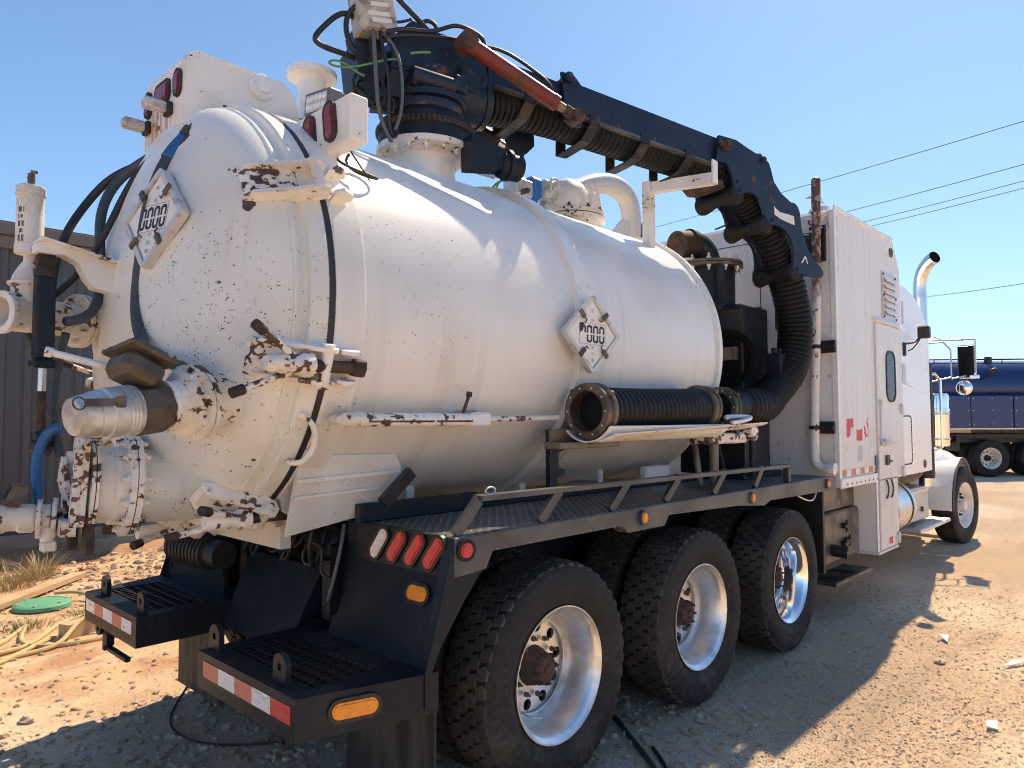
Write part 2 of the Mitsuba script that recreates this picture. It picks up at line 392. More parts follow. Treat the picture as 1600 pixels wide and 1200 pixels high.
def c_flap(p, n, uv):
    d = fbm(p.y * 16, p.z * 2.0, p.x, 3)
    return mix((0.020, 0.019, 0.018), (0.075, 0.064, 0.051), smoothstep(0.40, 0.75, d))

def c_navy(p, n, uv):
    return mix((0.006, 0.026, 0.13), (0.010, 0.032, 0.115), fbm(p.x * 2, p.y * 2, p.z * 2, 3))

def c_pole(p, n, uv):
    t = smoothstep(2.55, 2.85, p.z + 0.35 * (fbm(p.x * 30, p.y * 30, p.z * 18, 3) - 0.5))
    t = dr.maximum(t, smoothstep(0.70, 0.73, fbm(p.x * 24, p.y * 24, p.z * 12, 3)))
    rust = mix((0.09, 0.045, 0.028), (0.34, 0.24, 0.19), smoothstep(0.50, 0.62, fbm(p.x * 40, p.y * 40, p.z * 22, 3)))
    return mix(mi.Color3f(0.68, 0.66, 0.62), rust, t)

def c_lens(c):
    def f(p, n, uv):
        g = smoothstep(0.2, 0.5, voronoi(p.y * 60 + p.x * 60, p.z * 60)[0])
        return mi.Color3f(*c) * (0.90 + 0.13 * g)
    return f

mat('tank', c_tank, 0.30, spec=0.5, clearcoat=0.25, clearcoat_gloss=0.8)
mat('door', c_door, 0.34, spec=0.5, clearcoat=0.2, clearcoat_gloss=0.8)
mat('chip', c_chip(0.648), 0.45)
mat('chip_heavy', c_chip(0.598), 0.5)
mat('chip_light', c_chip(0.71, 0.3), 0.4)
mat('dark_chip', c_chip(0.50), 0.6)
mat('box', c_box, 0.42)
mat('float', c_chip(0.80, 0.2), 0.35)
mat('frame_grey', c_framegrey, 0.42, metal=0.3)
mat('white', (0.70, 0.69, 0.67), 0.35, clearcoat=0.3)
mat('white_cab', (0.74, 0.735, 0.73), 0.22, clearcoat=0.6)
mat('black', c_black, 0.42, spec=0.22)
mat('blackplain', (0.012, 0.012, 0.013), 0.45)
mat('void', (0.006, 0.006, 0.006), 0.9, spec=0.1)
mat('deck', c_deckplate, 0.42, bump=diamond, bscale=0.004, beps=1.5e-3)
mat('skirt', c_deck, 0.40)
mat('tread_plate', c_steel, 0.35, metal=0.3, bump=diamond_z, bscale=0.004, beps=1.5e-3)
mat('boom', c_boom, 0.42, spec=0.35)
mat('hanger', c_hanger, 0.5, spec=0.3)
mat('rust', c_rust, 0.75)
mat('redcyl', c_redcyl, 0.45)
mat('tyre', c_tyre, 0.72, spec=0.35)
mat('hose', c_hose, 0.55, spec=0.22)
mat('rubber', (0.018, 0.018, 0.019), 0.5)
mat('grey_cable', (0.10, 0.105, 0.11), 0.5)
mat('slate_hose', (0.04, 0.055, 0.065), 0.5)
mat('green_hose', (0.025, 0.045, 0.035), 0.5)
mat('blue_hose', (0.02, 0.10, 0.26), 0.4)
mat('green_cable', (0.10, 0.24, 0.09), 0.5)
mat('coupling', c_brown_grey, 0.5, metal=0.3)
mat('olive', c_olive, 0.5)
mat('castalu', c_castalu, 0.48, metal=0.45)
mat('alu', c_alu, 0.42, metal=1.0)
mat('tread', c_tread, 0.8, spec=0.3)
mat('stack', (0.72, 0.72, 0.72), 0.22, metal=1.0)
mat('alu_bright', (0.90, 0.90, 0.90), 0.10, metal=1.0)
mat('chrome', (0.88, 0.88, 0.88), 0.05, metal=1.0)
mat('steel', c_steel, 0.45, metal=0.3)
mat('galv', (0.55, 0.55, 0.54), 0.4, metal=0.6)
mat('rod', (0.62, 0.60, 0.56), 0.2, metal=0.9)
mat('red_lens', c_lens((0.50, 0.012, 0.03)), 0.15, clearcoat=1.0)
mat('dark_red_lens', c_lens((0.17, 0.012, 0.028)), 0.2, clearcoat=0.6)
mat('amber_lens', c_lens((0.80, 0.26, 0.015)), 0.15, clearcoat=1.0)
mat('clear_lens', c_lens((0.62, 0.60, 0.54)), 0.15, clearcoat=1.0)
def c_tape(c):
    def f(p, n, uv):
        g = fbm(p.x * 30, p.y * 30, p.z * 60, 3)
        col = mi.Color3f(*c) * (0.80 + 0.3 * g)
        return mix(col, mi.Color3f(0.22, 0.18, 0.14), smoothstep(0.55, 0.72, g) * 0.55)
    return f
mat('tape_red', c_tape((0.55, 0.045, 0.04)), 0.4)
mat('tape_faded', c_tape((0.60, 0.18, 0.12)), 0.45)
mat('tape_white', c_tape((0.72, 0.71, 0.68)), 0.35)
mat('glass', (0.010, 0.012, 0.013), 0.12, spec=0.12)
mat('mirror', (0.25, 0.30, 0.32), 0.03, metal=1.0)
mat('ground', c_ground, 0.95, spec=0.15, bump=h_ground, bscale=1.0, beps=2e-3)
mat('stone', c_stone, 0.9, spec=0.2)
mat('wall', c_wall, 0.5)
mat('eave', (0.14, 0.115, 0.095), 0.5)
mat('concrete', c_concrete, 0.9)
def c_lightbox(p, n, uv):
    col = c_chip(0.70, 0.3)(p, n, uv)
    w = fbm(p.y * 30, p.z * 30, 3.0, 3) - 0.5
    run = smoothstep(0.35, 0.7, noise(p.y * 60, p.z * 2.0, 1.0)) * near(p, (-1.315, 0.06, 2.99), 0.20) * smoothstep(-1.29, -1.31, p.x)
    col = mix(col, mi.Color3f(0.42, 0.20, 0.07), run * 0.8)
    bot = smoothstep(2.94, 2.88, p.z + 0.10 * w) * smoothstep(-1.29, -1.31, p.x)
    return mix(col, mi.Color3f(0.07, 0.04, 0.03), smoothstep(0.45, 0.55, bot + 1.2 * w) * 0.9)
mat('lightbox', c_lightbox, 0.42)
mat('wood', c_wood, 0.8)
mat('green_lid', (0.10, 0.30, 0.17), 0.6)
mat('yellow_hose', (0.48, 0.36, 0.17), 0.6)
mat('grass', (0.42, 0.33, 0.16), 0.9)
mat('weed', (0.20, 0.22, 0.09), 0.9)
mat('boxgrey', c_boxgrey, 0.6)
mat('flap', c_flap, 0.7)
mat('navy', c_navy, 0.22, clearcoat=0.5)
mat('pole', c_pole, 0.6)
mat('blue_valve', (0.02, 0.13, 0.42), 0.4)
mat('wire', (0.06, 0.065, 0.07), 0.6)
mat('scrap', (0.62, 0.60, 0.56), 0.7)
mat('paper', (0.70, 0.69, 0.66), 0.5)
mat('ink', (0.02, 0.02, 0.02), 0.5)
mat('rim_white', c_chip(0.74, 0.4), 0.4)
mat('led', (0.75, 0.74, 0.66), 0.12, clearcoat=1.0)


# ---------------------------------------------------------------- ground
def ground_h(x, y):
    x, y = np.asarray(x, float), np.asarray(y, float)
    P = np.stack([x, y, 0 * x], -1)
    near_truck = np.exp(-((np.abs(y) - 0.9) / 0.6) ** 2) * (x > -1.5) * (x < 9.5)
    h = 0.05 * (meshkit.fbm(P * 0.45, 4, 3) - 0.5) + 0.028 * (meshkit.fbm(P * 2.6, 4, 5) - 0.5)
    ruts = 0.022 * (meshkit.fbm(np.stack([x * 0.35 + 0.25 * y, y * 3.4, 0 * x], -1), 3, 8) - 0.5) * ((y > 1.3) | (y < -1.7))
    h = (h + ruts) * (1 - 0.8 * np.clip(near_truck, 0, 1))
    edge = 6.05 + 0.55 * (meshkit.fbm(P * 1.3, 4, 11) - 0.5) + np.clip(x - 0.25, 0, 3) * 1.6
    h = h - 0.20 * np.clip((y - edge) / 0.22, 0, 1) * np.clip((7.75 - y) / 0.9, 0, 1)
    d = np.hypot(x, y)
    return h * np.clip((60 - d) / 40, 0, 1)

def axis_coords(lo, hi, step, far):
    a = np.arange(lo, hi + step / 2, step); out = [a]; s, p = step, hi; q = []
    while p < far: s *= 1.16; p += s; q.append(p)
    s, m = step, lo; r = []
    while m > -far: s *= 1.16; m -= s; r.append(m)
    return np.concatenate([r[::-1], a, q])
gx, gy = axis_coords(-2.2, 8.5, 0.045, 1500), axis_coords(-3.2, 7.6, 0.045, 1500)
XX, YY = np.meshgrid(gx, gy, indexing='ij')
gv = np.stack([XX, YY, ground_h(XX, YY)], -1).reshape(-1, 3)
i, j = np.meshgrid(np.arange(len(gx) - 1), np.arange(len(gy) - 1), indexing='ij'); NY = len(gy)
gq = np.stack([i * NY + j, (i + 1) * NY + j, (i + 1) * NY + j + 1, i * NY + j + 1], -1).reshape(-1, 4)
add('ground', (gv, gq), 'mat_ground', smooth=True, kind='structure', label='pale sandy gravel yard with reddish dirt and tyre ruts')

ICO = [(np.array(q.vertices), np.array(q.faces)) for q in (trimesh.creation.icosphere(0, 1.0), trimesh.creation.icosphere(1, 1.0))]
def stone_mesh(c, r, rng):
    bv, bf = ICO[0 if r < 0.014 else 1]
    v = bv * (1 + 0.17 * rng.normal(size=(len(bv), 1))) * np.array([1.0, rng.uniform(0.6, 1.0), rng.uniform(0.42, 0.75)])
    a = rng.uniform(0, 6.28); ca, sa = math.cos(a), math.sin(a); R = np.array([[ca, -sa, 0], [sa, ca, 0], [0, 0, 1]])
    return (v @ R.T) * r + c, bf
def scatter(n, xr, yr, rr, rng, keep=None):
    x, y = rng.uniform(*xr, n), rng.uniform(*yr, n); ok = keep(x, y, rng) if keep else np.ones(n, bool); x, y = x[ok], y[ok]
    r = rr[0] + (rr[1] - rr[0]) * rng.random(len(x)) ** 4.5; z = ground_h(x, y) + r * 0.18; vs, fs, k = [], [], 0
    for c in np.stack([x, y, z, r], 1):
        v, f = stone_mesh(c[:3], c[3], rng); vs.append(v); fs.append(f + k); k += len(v)
    return vs, fs, k
vs, fs, k = [], [], 0
for n, xr, yr, rr, kp in ((9000, (-1.9, 1.4), (-2.2, 1.25), (0.004, 0.028), lambda x, y, r: y > -1.2 - 0.5 * r.random(len(x))), (5000, (-0.3, 2.5), (-2.6, -0.9), (0.003, 0.011), lambda x, y, r: x > -99), (11000, (0.5, 5.5), (-3.2, -0.8), (0.0028, 0.012), lambda x, y, r: x > -99),
                          (4500, (-1.6, 2.0), (1.2, 5.8), (0.004, 0.022), lambda x, y, r: r.random(len(x)) < 0.75), (900, (4, 14), (-3.2, 0.5), (0.004, 0.017), lambda x, y, r: x > -99), (500, (-0.6, 1.6), (4.6, 6.4), (0.015, 0.05), lambda x, y, r: x > -99)):
    a, b_, c_ = scatter(n, xr, yr, rr, RNG, kp)
    vs += a; fs += [q + k for q in b_]; k += c_
add('gravel', (np.vstack(vs), np.vstack(fs)), 'mat_stone', smooth=False, kind='stuff', label='loose gravel stones scattered over the yard')

for (x, y, r, lab) in ((-1.458, 1.395, 0.05, 'brown stone lying alone on the sunlit dirt at the left'), (3.05, -2.02, 0.035, 'small dark stone on the sunlit gravel below the torn paper scrap')):
    v, f = stone_mesh(V(x, y, float(ground_h(x, y)) + 0.012), r, np.random.default_rng(5))
    add('stone', (v, f), 'mat_stone', smooth=40, label=lab, cat_='stone')

# ---------------------------------------------------------------- metal building on the left
B = thing('metal_building', 'long grey brown building clad in ribbed metal panels behind the tank truck', 'building')
BY, BX0, BX1, BZ = 7.9, -9.0, 9.2, 4.12
def rib_profile(x0, w):
    pts, s = [], w / 3
    for q in range(3):
        a = x0 + q * s
        pts += [(a, 0), (a + s * 0.52, 0), (a + s * 0.60, 0.035), (a + s * 0.86, 0.035), (a + s * 0.94, 0)]
    return pts + [(x0 + w - 0.004, 0)]
px_ = BX0
while px_ < BX1:
    pr = rib_profile(0, 0.9); pts = [(a, -b) for a, b in pr]
    poly = Polygon(pts + [(pts[-1][0], 0.02), (0, 0.02)]).buffer(0)
    add('wall_panel', prism(poly, (px_, BY, 0.16), (1, 0, 0), (0, 1, 0), BZ - 0.16), 'mat_wall', B, smooth=False); px_ += 0.9
add('eave_trim', cat(b2((BX0, BY - 0.16, BZ - 0.05), (BX1, BY + 0.05, BZ + 0.10)), b2((BX0, BY - 0.10, BZ - 0.22), (BX1, BY - 0.037, BZ - 0.055))), 'mat_eave', B)
add('roof', prism([(0, BZ + 0.103), (0, BZ + 0.13), (6, BZ + 0.95), (12, BZ + 0.13), (12, BZ + 0.10)], (BX0, BY - 0.12, 0), (0, 1, 0), (0, 0, 1), BX1 - BX0), 'mat_eave', B, smooth=False)
add('footing', b2((BX0, BY - 0.10, -0.6), (BX1, BY + 0.3, 0.158), 0.01), 'mat_concrete', B)
for x in (BX0, BX1 - 0.05): add('end_wall', b2((x, BY + 0.3, 0), (x + 0.05, BY + 11.8, BZ + 0.09)), 'mat_wall', B)

# ---------------------------------------------------------------- things on the ground at the left
def gz(x, y): return float(ground_h(x, y))
add('wood_plank', rect_bar((-1.35, 3.98, gz(-1.3, 4) + 0.05), (-0.16, 5.2, gz(-0.16, 5.2) + 0.05), 0.14, 0.045), 'mat_wood', label='long pale timber plank lying on the dirt behind the green lid', cat_='plank')
lid = lathe([(0, 0.055), (0.13, 0.052), (0.20, 0.044), (0.222, 0.03), (0.228, 0.0), (0, 0)], (-0.74, 4.14, gz(-0.74, 4.14) + 0.0), (0, 0, 1), 36)
lk = add('access_lid', lid, 'mat_green_lid', label='round green plastic access lid set in the dirt', cat_='lid')
for a in range(6): add('screw', cyl((-0.74 + 0.185 * math.cos(a * 1.047), 4.14 + 0.185 * math.sin(a * 1.047), gz(-0.74, 4.14) + 0.044), (-0.74 + 0.185 * math.cos(a * 1.047), 4.14 + 0.185 * math.sin(a * 1.047), gz(-0.74, 4.14) + 0.056), 0.014, n=8), 'mat_castalu', lk)
def ghose(pts, r, m, seg=60, lift=0.0): return tube([(x, y, gz(x, y) + r * 0.9 + lift + (z[0] if z else 0)) for x, y, *z in pts], r, 8, seg)
for pts, lab in ((((-2.2, 2.5), (-1.35, 2.62), (-1.02, 2.95), (-0.85, 3.1), (-0.62, 3.3), (-0.42, 3.75), (-0.40, 4.1, 0.04), (-0.62, 4.25, 0.06)), 'yellow hose running up over the edge of the green lid'),
                 (((-2.3, 2.75), (-1.5, 2.85), (-1.15, 2.92), (-0.9, 3.25), (-0.7, 3.45), (-0.2, 3.6), (0.5, 3.5)), 'yellow hose lying farthest from the bumper and running under the truck'),
                 (((-2.2, 2.62), (-1.5, 2.66), (-1.15, 2.72), (-0.95, 2.78, 0.02), (-0.75, 2.98, 0.11), (-0.58, 2.98, 0.11), (-0.3, 2.8), (0.4, 2.9)), 'yellow hose draped over the small timber block'),
                 (((-2.3, 3.1), (-1.4, 3.0), (-1.2, 3.2), (-1.0, 3.5), (-1.12, 3.1), (-1.0, 2.8), (-0.5, 2.72), (0.2, 2.4)), 'yellow hose with a tight kink left of the other hoses')):
    add('garden_hose', ghose(pts, 0.017, None, 90), 'mat_yellow_hose', label=lab, cat_='hose', group='yellow hoses on the dirt')
add('timber_block', cat(hull([(-0.86, 2.92, gz(-.8, 2.9) - 0.01), (-0.62, 3.02, gz(-.8, 2.9) - 0.01), (-0.66, 3.12, gz(-.8, 2.9) - 0.01), (-0.90, 3.02, gz(-.8, 2.9) - 0.01), (-0.86, 2.92, 0.10), (-0.62, 3.02, 0.10), (-0.66, 3.12, 0.10), (-0.90, 3.02, 0.10)])), 'mat_wood', label='short timber block under a yellow hose beside the bumper', cat_='block', smooth=False)
def tuft(cx, cy, n, h, w, rng, sp):
    vs, fs = [], []
    for q in range(n):
        a, rr = rng.uniform(0, 6.28), sp * rng.random() ** 0.7; b = V(cx + rr * math.cos(a), cy + rr * math.sin(a), 0); b[2] = gz(b[0], b[1]) - 0.01
        d = V(math.cos(a) * rng.uniform(0.1, 0.9), math.sin(a) * rng.uniform(0.1, 0.9), 1.0); L = h * rng.uniform(0.4, 1.0)
        s = np.cross(d, V(rng.normal(), rng.normal(), 0)); s /= np.linalg.norm(s) + 1e-9
        m_ = b + d * L * 0.55; t = b + d * L + V(d[0], d[1], -0.35) * L * 0.35; k = len(vs)
        vs += [b - s * w, b + s * w, m_ - s * w * 0.7, m_ + s * w * 0.7, t]; fs += [[k, k + 1, k + 3], [k, k + 3, k + 2], [k + 2, k + 3, k + 4]]
    return trimesh.Trimesh(np.array(vs), np.array(fs), process=False)
rg = np.random.default_rng(3)
for x, y, n, h, sp, m, lab in ((-0.72, 5.35, 220, 0.30, 0.20, 'mat_grass', 'dry straw tuft left of the plank end by the dirt pit'), (-0.42, 5.62, 220, 0.32, 0.18, 'mat_grass', 'dry straw tuft right beside the dirt bank'), (-1.15, 5.0, 160, 0.26, 0.22, 'mat_grass', 'dry straw tuft at the left picture edge'),
                               (-0.55, 3.55, 130, 0.12, 0.16, 'mat_weed', 'low green weed between the lid and the bumper'), (-1.0, 3.45, 110, 0.11, 0.16, 'mat_weed', 'low green weed among the yellow hoses'), (-1.25, 3.75, 90, 0.10, 0.15, 'mat_weed', 'low green weed left of the green lid')):
    add('grass_tuft', tuft(x, y, n, h, 0.0035, rg, sp), m, smooth=False, label=lab, cat_='grass', group='weeds and straw on the dirt')
add('ground_hose', ghose([(0.30, -0.55), (0.62, -0.82), (0.77, -0.93), (0.70, -1.05), (0.55, -1.25), (0.42, -1.42), (0.2, -1.62), (-0.3, -1.9)], 0.014, None, 60), 'mat_green_hose', label='thin dark green hose on the gravel beside the rearmost wheel', cat_='hose')
add('ground_hose_end', ghose([(0.60, -1.30), (0.50, -1.42), (0.36, -1.56)], 0.010, None, 20), 'mat_rubber', label='short black hose piece beside the green hose', cat_='hose')
add('ground_wire', tube([(-0.62, 1.0, 0.30), (-0.80, 1.02, 0.02), (-0.95, 0.72, 0.01), (-0.92, 0.40, 0.012), (-0.60, 0.1, 0.012), (-0.2, 0.0, 0.01)], 0.006, 6, 50), 'mat_rust', label='thin reddish wire lying in the shade behind the left mud flap', cat_='wire')
def flake(c, pts, tilt, h):
    m = prism(affinity.scale(Polygon(pts), 0.8, 0.8), (c[0], c[1], gz(c[0], c[1]) + h), (math.cos(tilt), math.sin(tilt), 0.12), (-math.sin(tilt), math.cos(tilt), 0.25), 0.006)
    return m
for c, pts, t, lab in (((3.66, -1.92), [(-.11, 0), (.03, .05), (.10, -.05), (.02, -.03)], 0.4, 'torn white paper scrap nearest the truck shadow'), ((3.32, -2.40), [(-.14, .02), (.02, .03), (.16, -.03), (.0, -.02)], -0.3, 'long white scrap strip at the right picture edge'), ((2.05, -2.49), [(-.07, .04), (.02, .03), (.08, -.03), (-.05, -.03)], 0.2, 'white paper scrap nearest the bottom right corner')):
    add('paper_scrap', flake(c, pts, t, 0.02), 'mat_scrap', smooth=False, label=lab, cat_='scrap', group='white scraps on the sunlit gravel')

# ---------------------------------------------------------------- power lines far behind
def far(u, v, d): return CAM + d * (FWD + (u - 800) / 1115 * RGT - (v - 600) / 1115 * UPV)
for a, b, lab in (((36.5, 12.8, 14.3), (33.6, 1.2, 14.1), 'highest faint power line against the sky'), ((39.0, 10.2, 13.2), (33.7, 1.3, 12.3), 'upper one of the three close power lines above the white box'), ((39.6, 9.6, 12.6), (33.7, 1.3, 11.6), 'middle one of the three close power lines above the white box'),
                  ((40.0, 9.2, 12.4), (33.7, 1.3, 11.3), 'lowest one of the three close power lines above the white box'), ((42.6, 6.8, 8.5), (33.9, 1.5, 7.3), 'single power line behind the exhaust stack')):
    a, b = np.array(a), np.array(b); d = b - a; L = np.linalg.norm(d); pts = []
    for t in np.linspace(-1.6, 1.6, 17):
        q = a + d * t; q = q.copy(); q[2] += 0.018 * L * ((t - 0.5) ** 2 - 0.25) * 0.5; pts.append(q)
    add('power_line', sweep(pts, 0.016, 6), 'mat_wire', smooth=True, label=lab, cat_='wire', group='power lines')

# ---------------------------------------------------------------- wheels (shared)
def tyre_mesh(R=0.503, w=0.272, blocks=True, rim=0.292, seed=1):
    hw = w / 2; Rg = R - 0.010 if blocks else R
    prof = [(rim, -hw + 0.03), (rim + 0.012, -hw + 0.022), (rim + 0.03, -hw + 0.012), (rim + 0.07, -hw - 0.004), (rim + 0.075, -hw - 0.006), (rim + 0.082, -hw - 0.004), (rim + 0.11, -hw - 0.008), (Rg - 0.045, -hw - 0.004), (Rg - 0.022, -hw + 0.006), (Rg - 0.006, -hw + 0.018), (Rg, -hw + 0.034)]
    prof = prof + [(r, -y) for r, y in prof[::-1]]
    m = [lathe(prof, (0, 0, 0), (0, 1, 0), 72)]; blk = None
    if blocks:
        rows, N = 5, 42; cw = (w - 0.03) / rows; ds = 2 * math.pi * R / N; g = 0.0036; rg = np.random.default_rng(seed)
        vs, fs, k = [], [], 0
        for rI in range(rows):
            yc = -w / 2 + 0.015 + cw * (rI + 0.5); off = 0.5 * (rI % 2)
            for q in range(N):
                hx, hy = ds / 2 - g, cw * 0.5 + cw * 0.10 - g * 0.6
                pts = np.array([(-hx, -hy * 0.42), (-hx * 0.45, -hy), (hx * 0.62, -hy), (hx, hy * 0.42), (hx * 0.45, hy), (-hx * 0.62, hy)])
                edge = abs(yc) > w / 2 - cw
                top = R - (0.006 if edge else 0.0) + rg.normal() * 0.0007
                yy = np.clip(pts[:, 1] + yc, -w / 2 - 0.001, w / 2 + 0.001); th = (pts[:, 0] + (q + off) * ds) / R
                for rad, sh in ((Rg - 0.012, 1.0), (top - 0.002, 1.0), (top, 0.93)):
                    y2 = yc + (yy - yc) * sh; t2 = (q + off) * ds / R + (th - (q + off) * ds / R) * sh
                    rr = rad - 0.010 * np.clip((np.abs(y2) - (w / 2 - cw * 0.6)) / (cw * 0.6), 0, 1)
                    vs += [(a * math.cos(t), b, a * math.sin(t)) for a, t, b in zip(rr, t2, y2)]
                for L_ in (0, 1):
                    for e in range(6):
                        a, b = k + L_ * 6 + e, k + L_ * 6 + (e + 1) % 6; fs += [[a, a + 6, b + 6], [a, b + 6, b]]
                fs += [[k + 12, k + 12 + e + 1, k + 12 + e] for e in range(1, 5)]
                k += 18
        blk = trimesh.Trimesh(np.array(vs), np.array(fs), process=False)
        if blk.volume < 0: blk.invert()
    return cat(*m), blk

def disc_holes(r0, r1, n, rp, rh, y, th, ph=0.0):
    g = Point(0, 0).buffer(r1, 24).difference(Point(0, 0).buffer(r0, 16))
    for q in range(n):
        a = ph + q * 2 * math.pi / n; g = g.difference(Point(rp * math.cos(a), rp * math.sin(a)).buffer(rh, 8))
    return prism(g, (0, y, 0), (1, 0, 0), (0, 0, 1), th)
# outer dual: outward is -y, tyre outer face at y=0 (shifted on placing)
Y0 = 0.140
dual_rim = lathe([(0.284, 0.270), (0.296, 0.262), (0.274, 0.235), (0.250, 0.215), (0.236, 0.190), (0.243, 0.120), (0.258, 0.060), (0.270, 0.030), (0.280, 0.020), (0.292, 0.012), (0.298, 0.004), (0.302, 0.004), (0.303, 0.012), (0.294, 0.020), (0.286, 0.040), (0.284, 0.060)], (0, 0, 0), (0, 1, 0), 72)
dual_disc = cat(disc_holes(0.092, 0.212, 10, 0.176, 0.026, 0.186, -0.016, 0.2), lathe([(0.208, 0.170), (0.222, 0.172), (0.238, 0.188), (0.238, 0.198), (0.205, 0.188)], (0, 0, 0), (0, 1, 0), 72))
steer_disc = None
def hub_mesh(stick):
    y1 = 0.18 - stick
    return cat(lathe([(0, y1), (0.050, y1), (0.068, y1 + 0.010), (0.074, y1 + 0.03), (0.078, y1 + 0.06), (0.086, y1 + 0.07), (0.090, 0.2), (0, 0.2)], (0, 0, 0), (0, 1, 0), 28),
               [hexbolt((0.066 * math.cos(a), y1 + 0.02, 0.066 * math.sin(a)), (0, -1, 0), 0.012, 0.014) for a in np.arange(8) * math.pi / 4 + 0.2], lathe([(0, y1 - 0.012), (0.022, y1 - 0.012), (0.026, y1), (0, y1)], (0, 0, 0), (0, 1, 0), 16))
nut_at = lambda a: cat(cyl((0.130 * math.cos(a), 0.172, 0.130 * math.sin(a)), (0.130 * math.cos(a), 0.158, 0.130 * math.sin(a)), 0.013, n=6), cyl((0.130 * math.cos(a), 0.16, 0.130 * math.sin(a)), (0.130 * math.cos(a), 0.140, 0.130 * math.sin(a)), 0.007, n=8))
nut_one = nut_at(0.51)
# ---------------------------------------------------------------- the vacuum tank truck
T = thing('vacuum_truck', 'large dirty white vacuum tank truck with rust chipped tank door and folded black suction boom', 'truck')
ZC, RT = 2.134, 0.934
def RP(x, R, ph): ph = math.radians(ph); return V(x, -R * math.cos(ph), ZC + R * math.sin(ph))
def LM(ph):
    a = math.radians(ph); M = np.eye(4)
    M[:3, 1] = (0, math.sin(a), math.cos(a)); M[:3, 2] = (0, -math.cos(a), math.sin(a)); M[:3, 3] = (0, 0, ZC); return M
def loc(m, ph): return move(m, LM(ph))

# tank shell, bands, head
O = (0, 0, ZC); X = (1, 0, 0)
hp = []
rc, rk = 1.75, 0.15
def head(xr, R, rc, rk, sgn):
    k = R - rk; h = math.sqrt((rc - rk) ** 2 - k * k); a = math.atan2(k, h); out = []
    for t in np.linspace(0, a, 14): out.append((rc * math.sin(t), xr + sgn * (rc * math.cos(t) - h)))
    for t in np.linspace(a, math.pi / 2, 12)[1:]: out.append((k + rk * math.sin(t), xr + sgn * rk * math.cos(t)))
    return out
tank = lathe([(0.90, -1.034), (RT, -1.034), (RT, 2.02)] + [(r, x) for r, x in head(2.10, RT - 0.012, 1.6, 0.12, 1)[::-1]], O, X, 160)
tk = add('tank', tank, 'mat_tank', T, smooth=30)
add('flange_band', lathe([(0.90, -1.036), (0.962, -1.036), (0.966, -1.030), (0.966, -0.905), (0.960, -0.899), (0.945, -0.897), (0.93, -0.88)], O, X, 160), 'mat_tank', tk, smooth=30)
add('rib_band', lathe([(0.93, 0.470), (0.968, 0.470), (0.972, 0.474), (0.972, 0.590), (0.968, 0.594), (0.93, 0.594)], O, X, 160), 'mat_tank', tk, smooth=30)
add('front_rim', lathe([(0.93, 2.04), (0.955, 2.045), (0.960, 2.05), (0.960, 2.088), (0.955, 2.092), (0.90, 2.092)], O, X, 160), 'mat_tank', tk, smooth=30)
for a in (-38, -42.5, 14, 30): add('bolt', hexbolt(RP(0.56, 0.972, a), RP(0, 1, a) - RP(0, 0, a), 0.014, 0.008), 'mat_rust' if a < 0 else 'mat_white', tk)
add('gasket', lathe([(0.90, -1.064), (0.9585, -1.066), (0.9585, -1.034), (0.90, -1.032)], O, X, 160), 'mat_rubber', T)
# door
dprof = head(-1.175, 0.925, 1.78, 0.15, -1) + [(0.925, -1.150), (0.935, -1.142), (0.956, -1.142), (0.962, -1.136), (0.962, -1.070), (0.958, -1.064), (0.90, -1.064)]
door = add('tank_door', lathe(dprof, O, X, 160), 'mat_door', T, smooth=28)
add('rim_bead', lathe([(0.915, -1.196), (0.930, -1.194), (0.933, -1.187), (0.931, -1.180), (0.92, -1.176)], O, X, 160), 'mat_door', door, smooth=40)

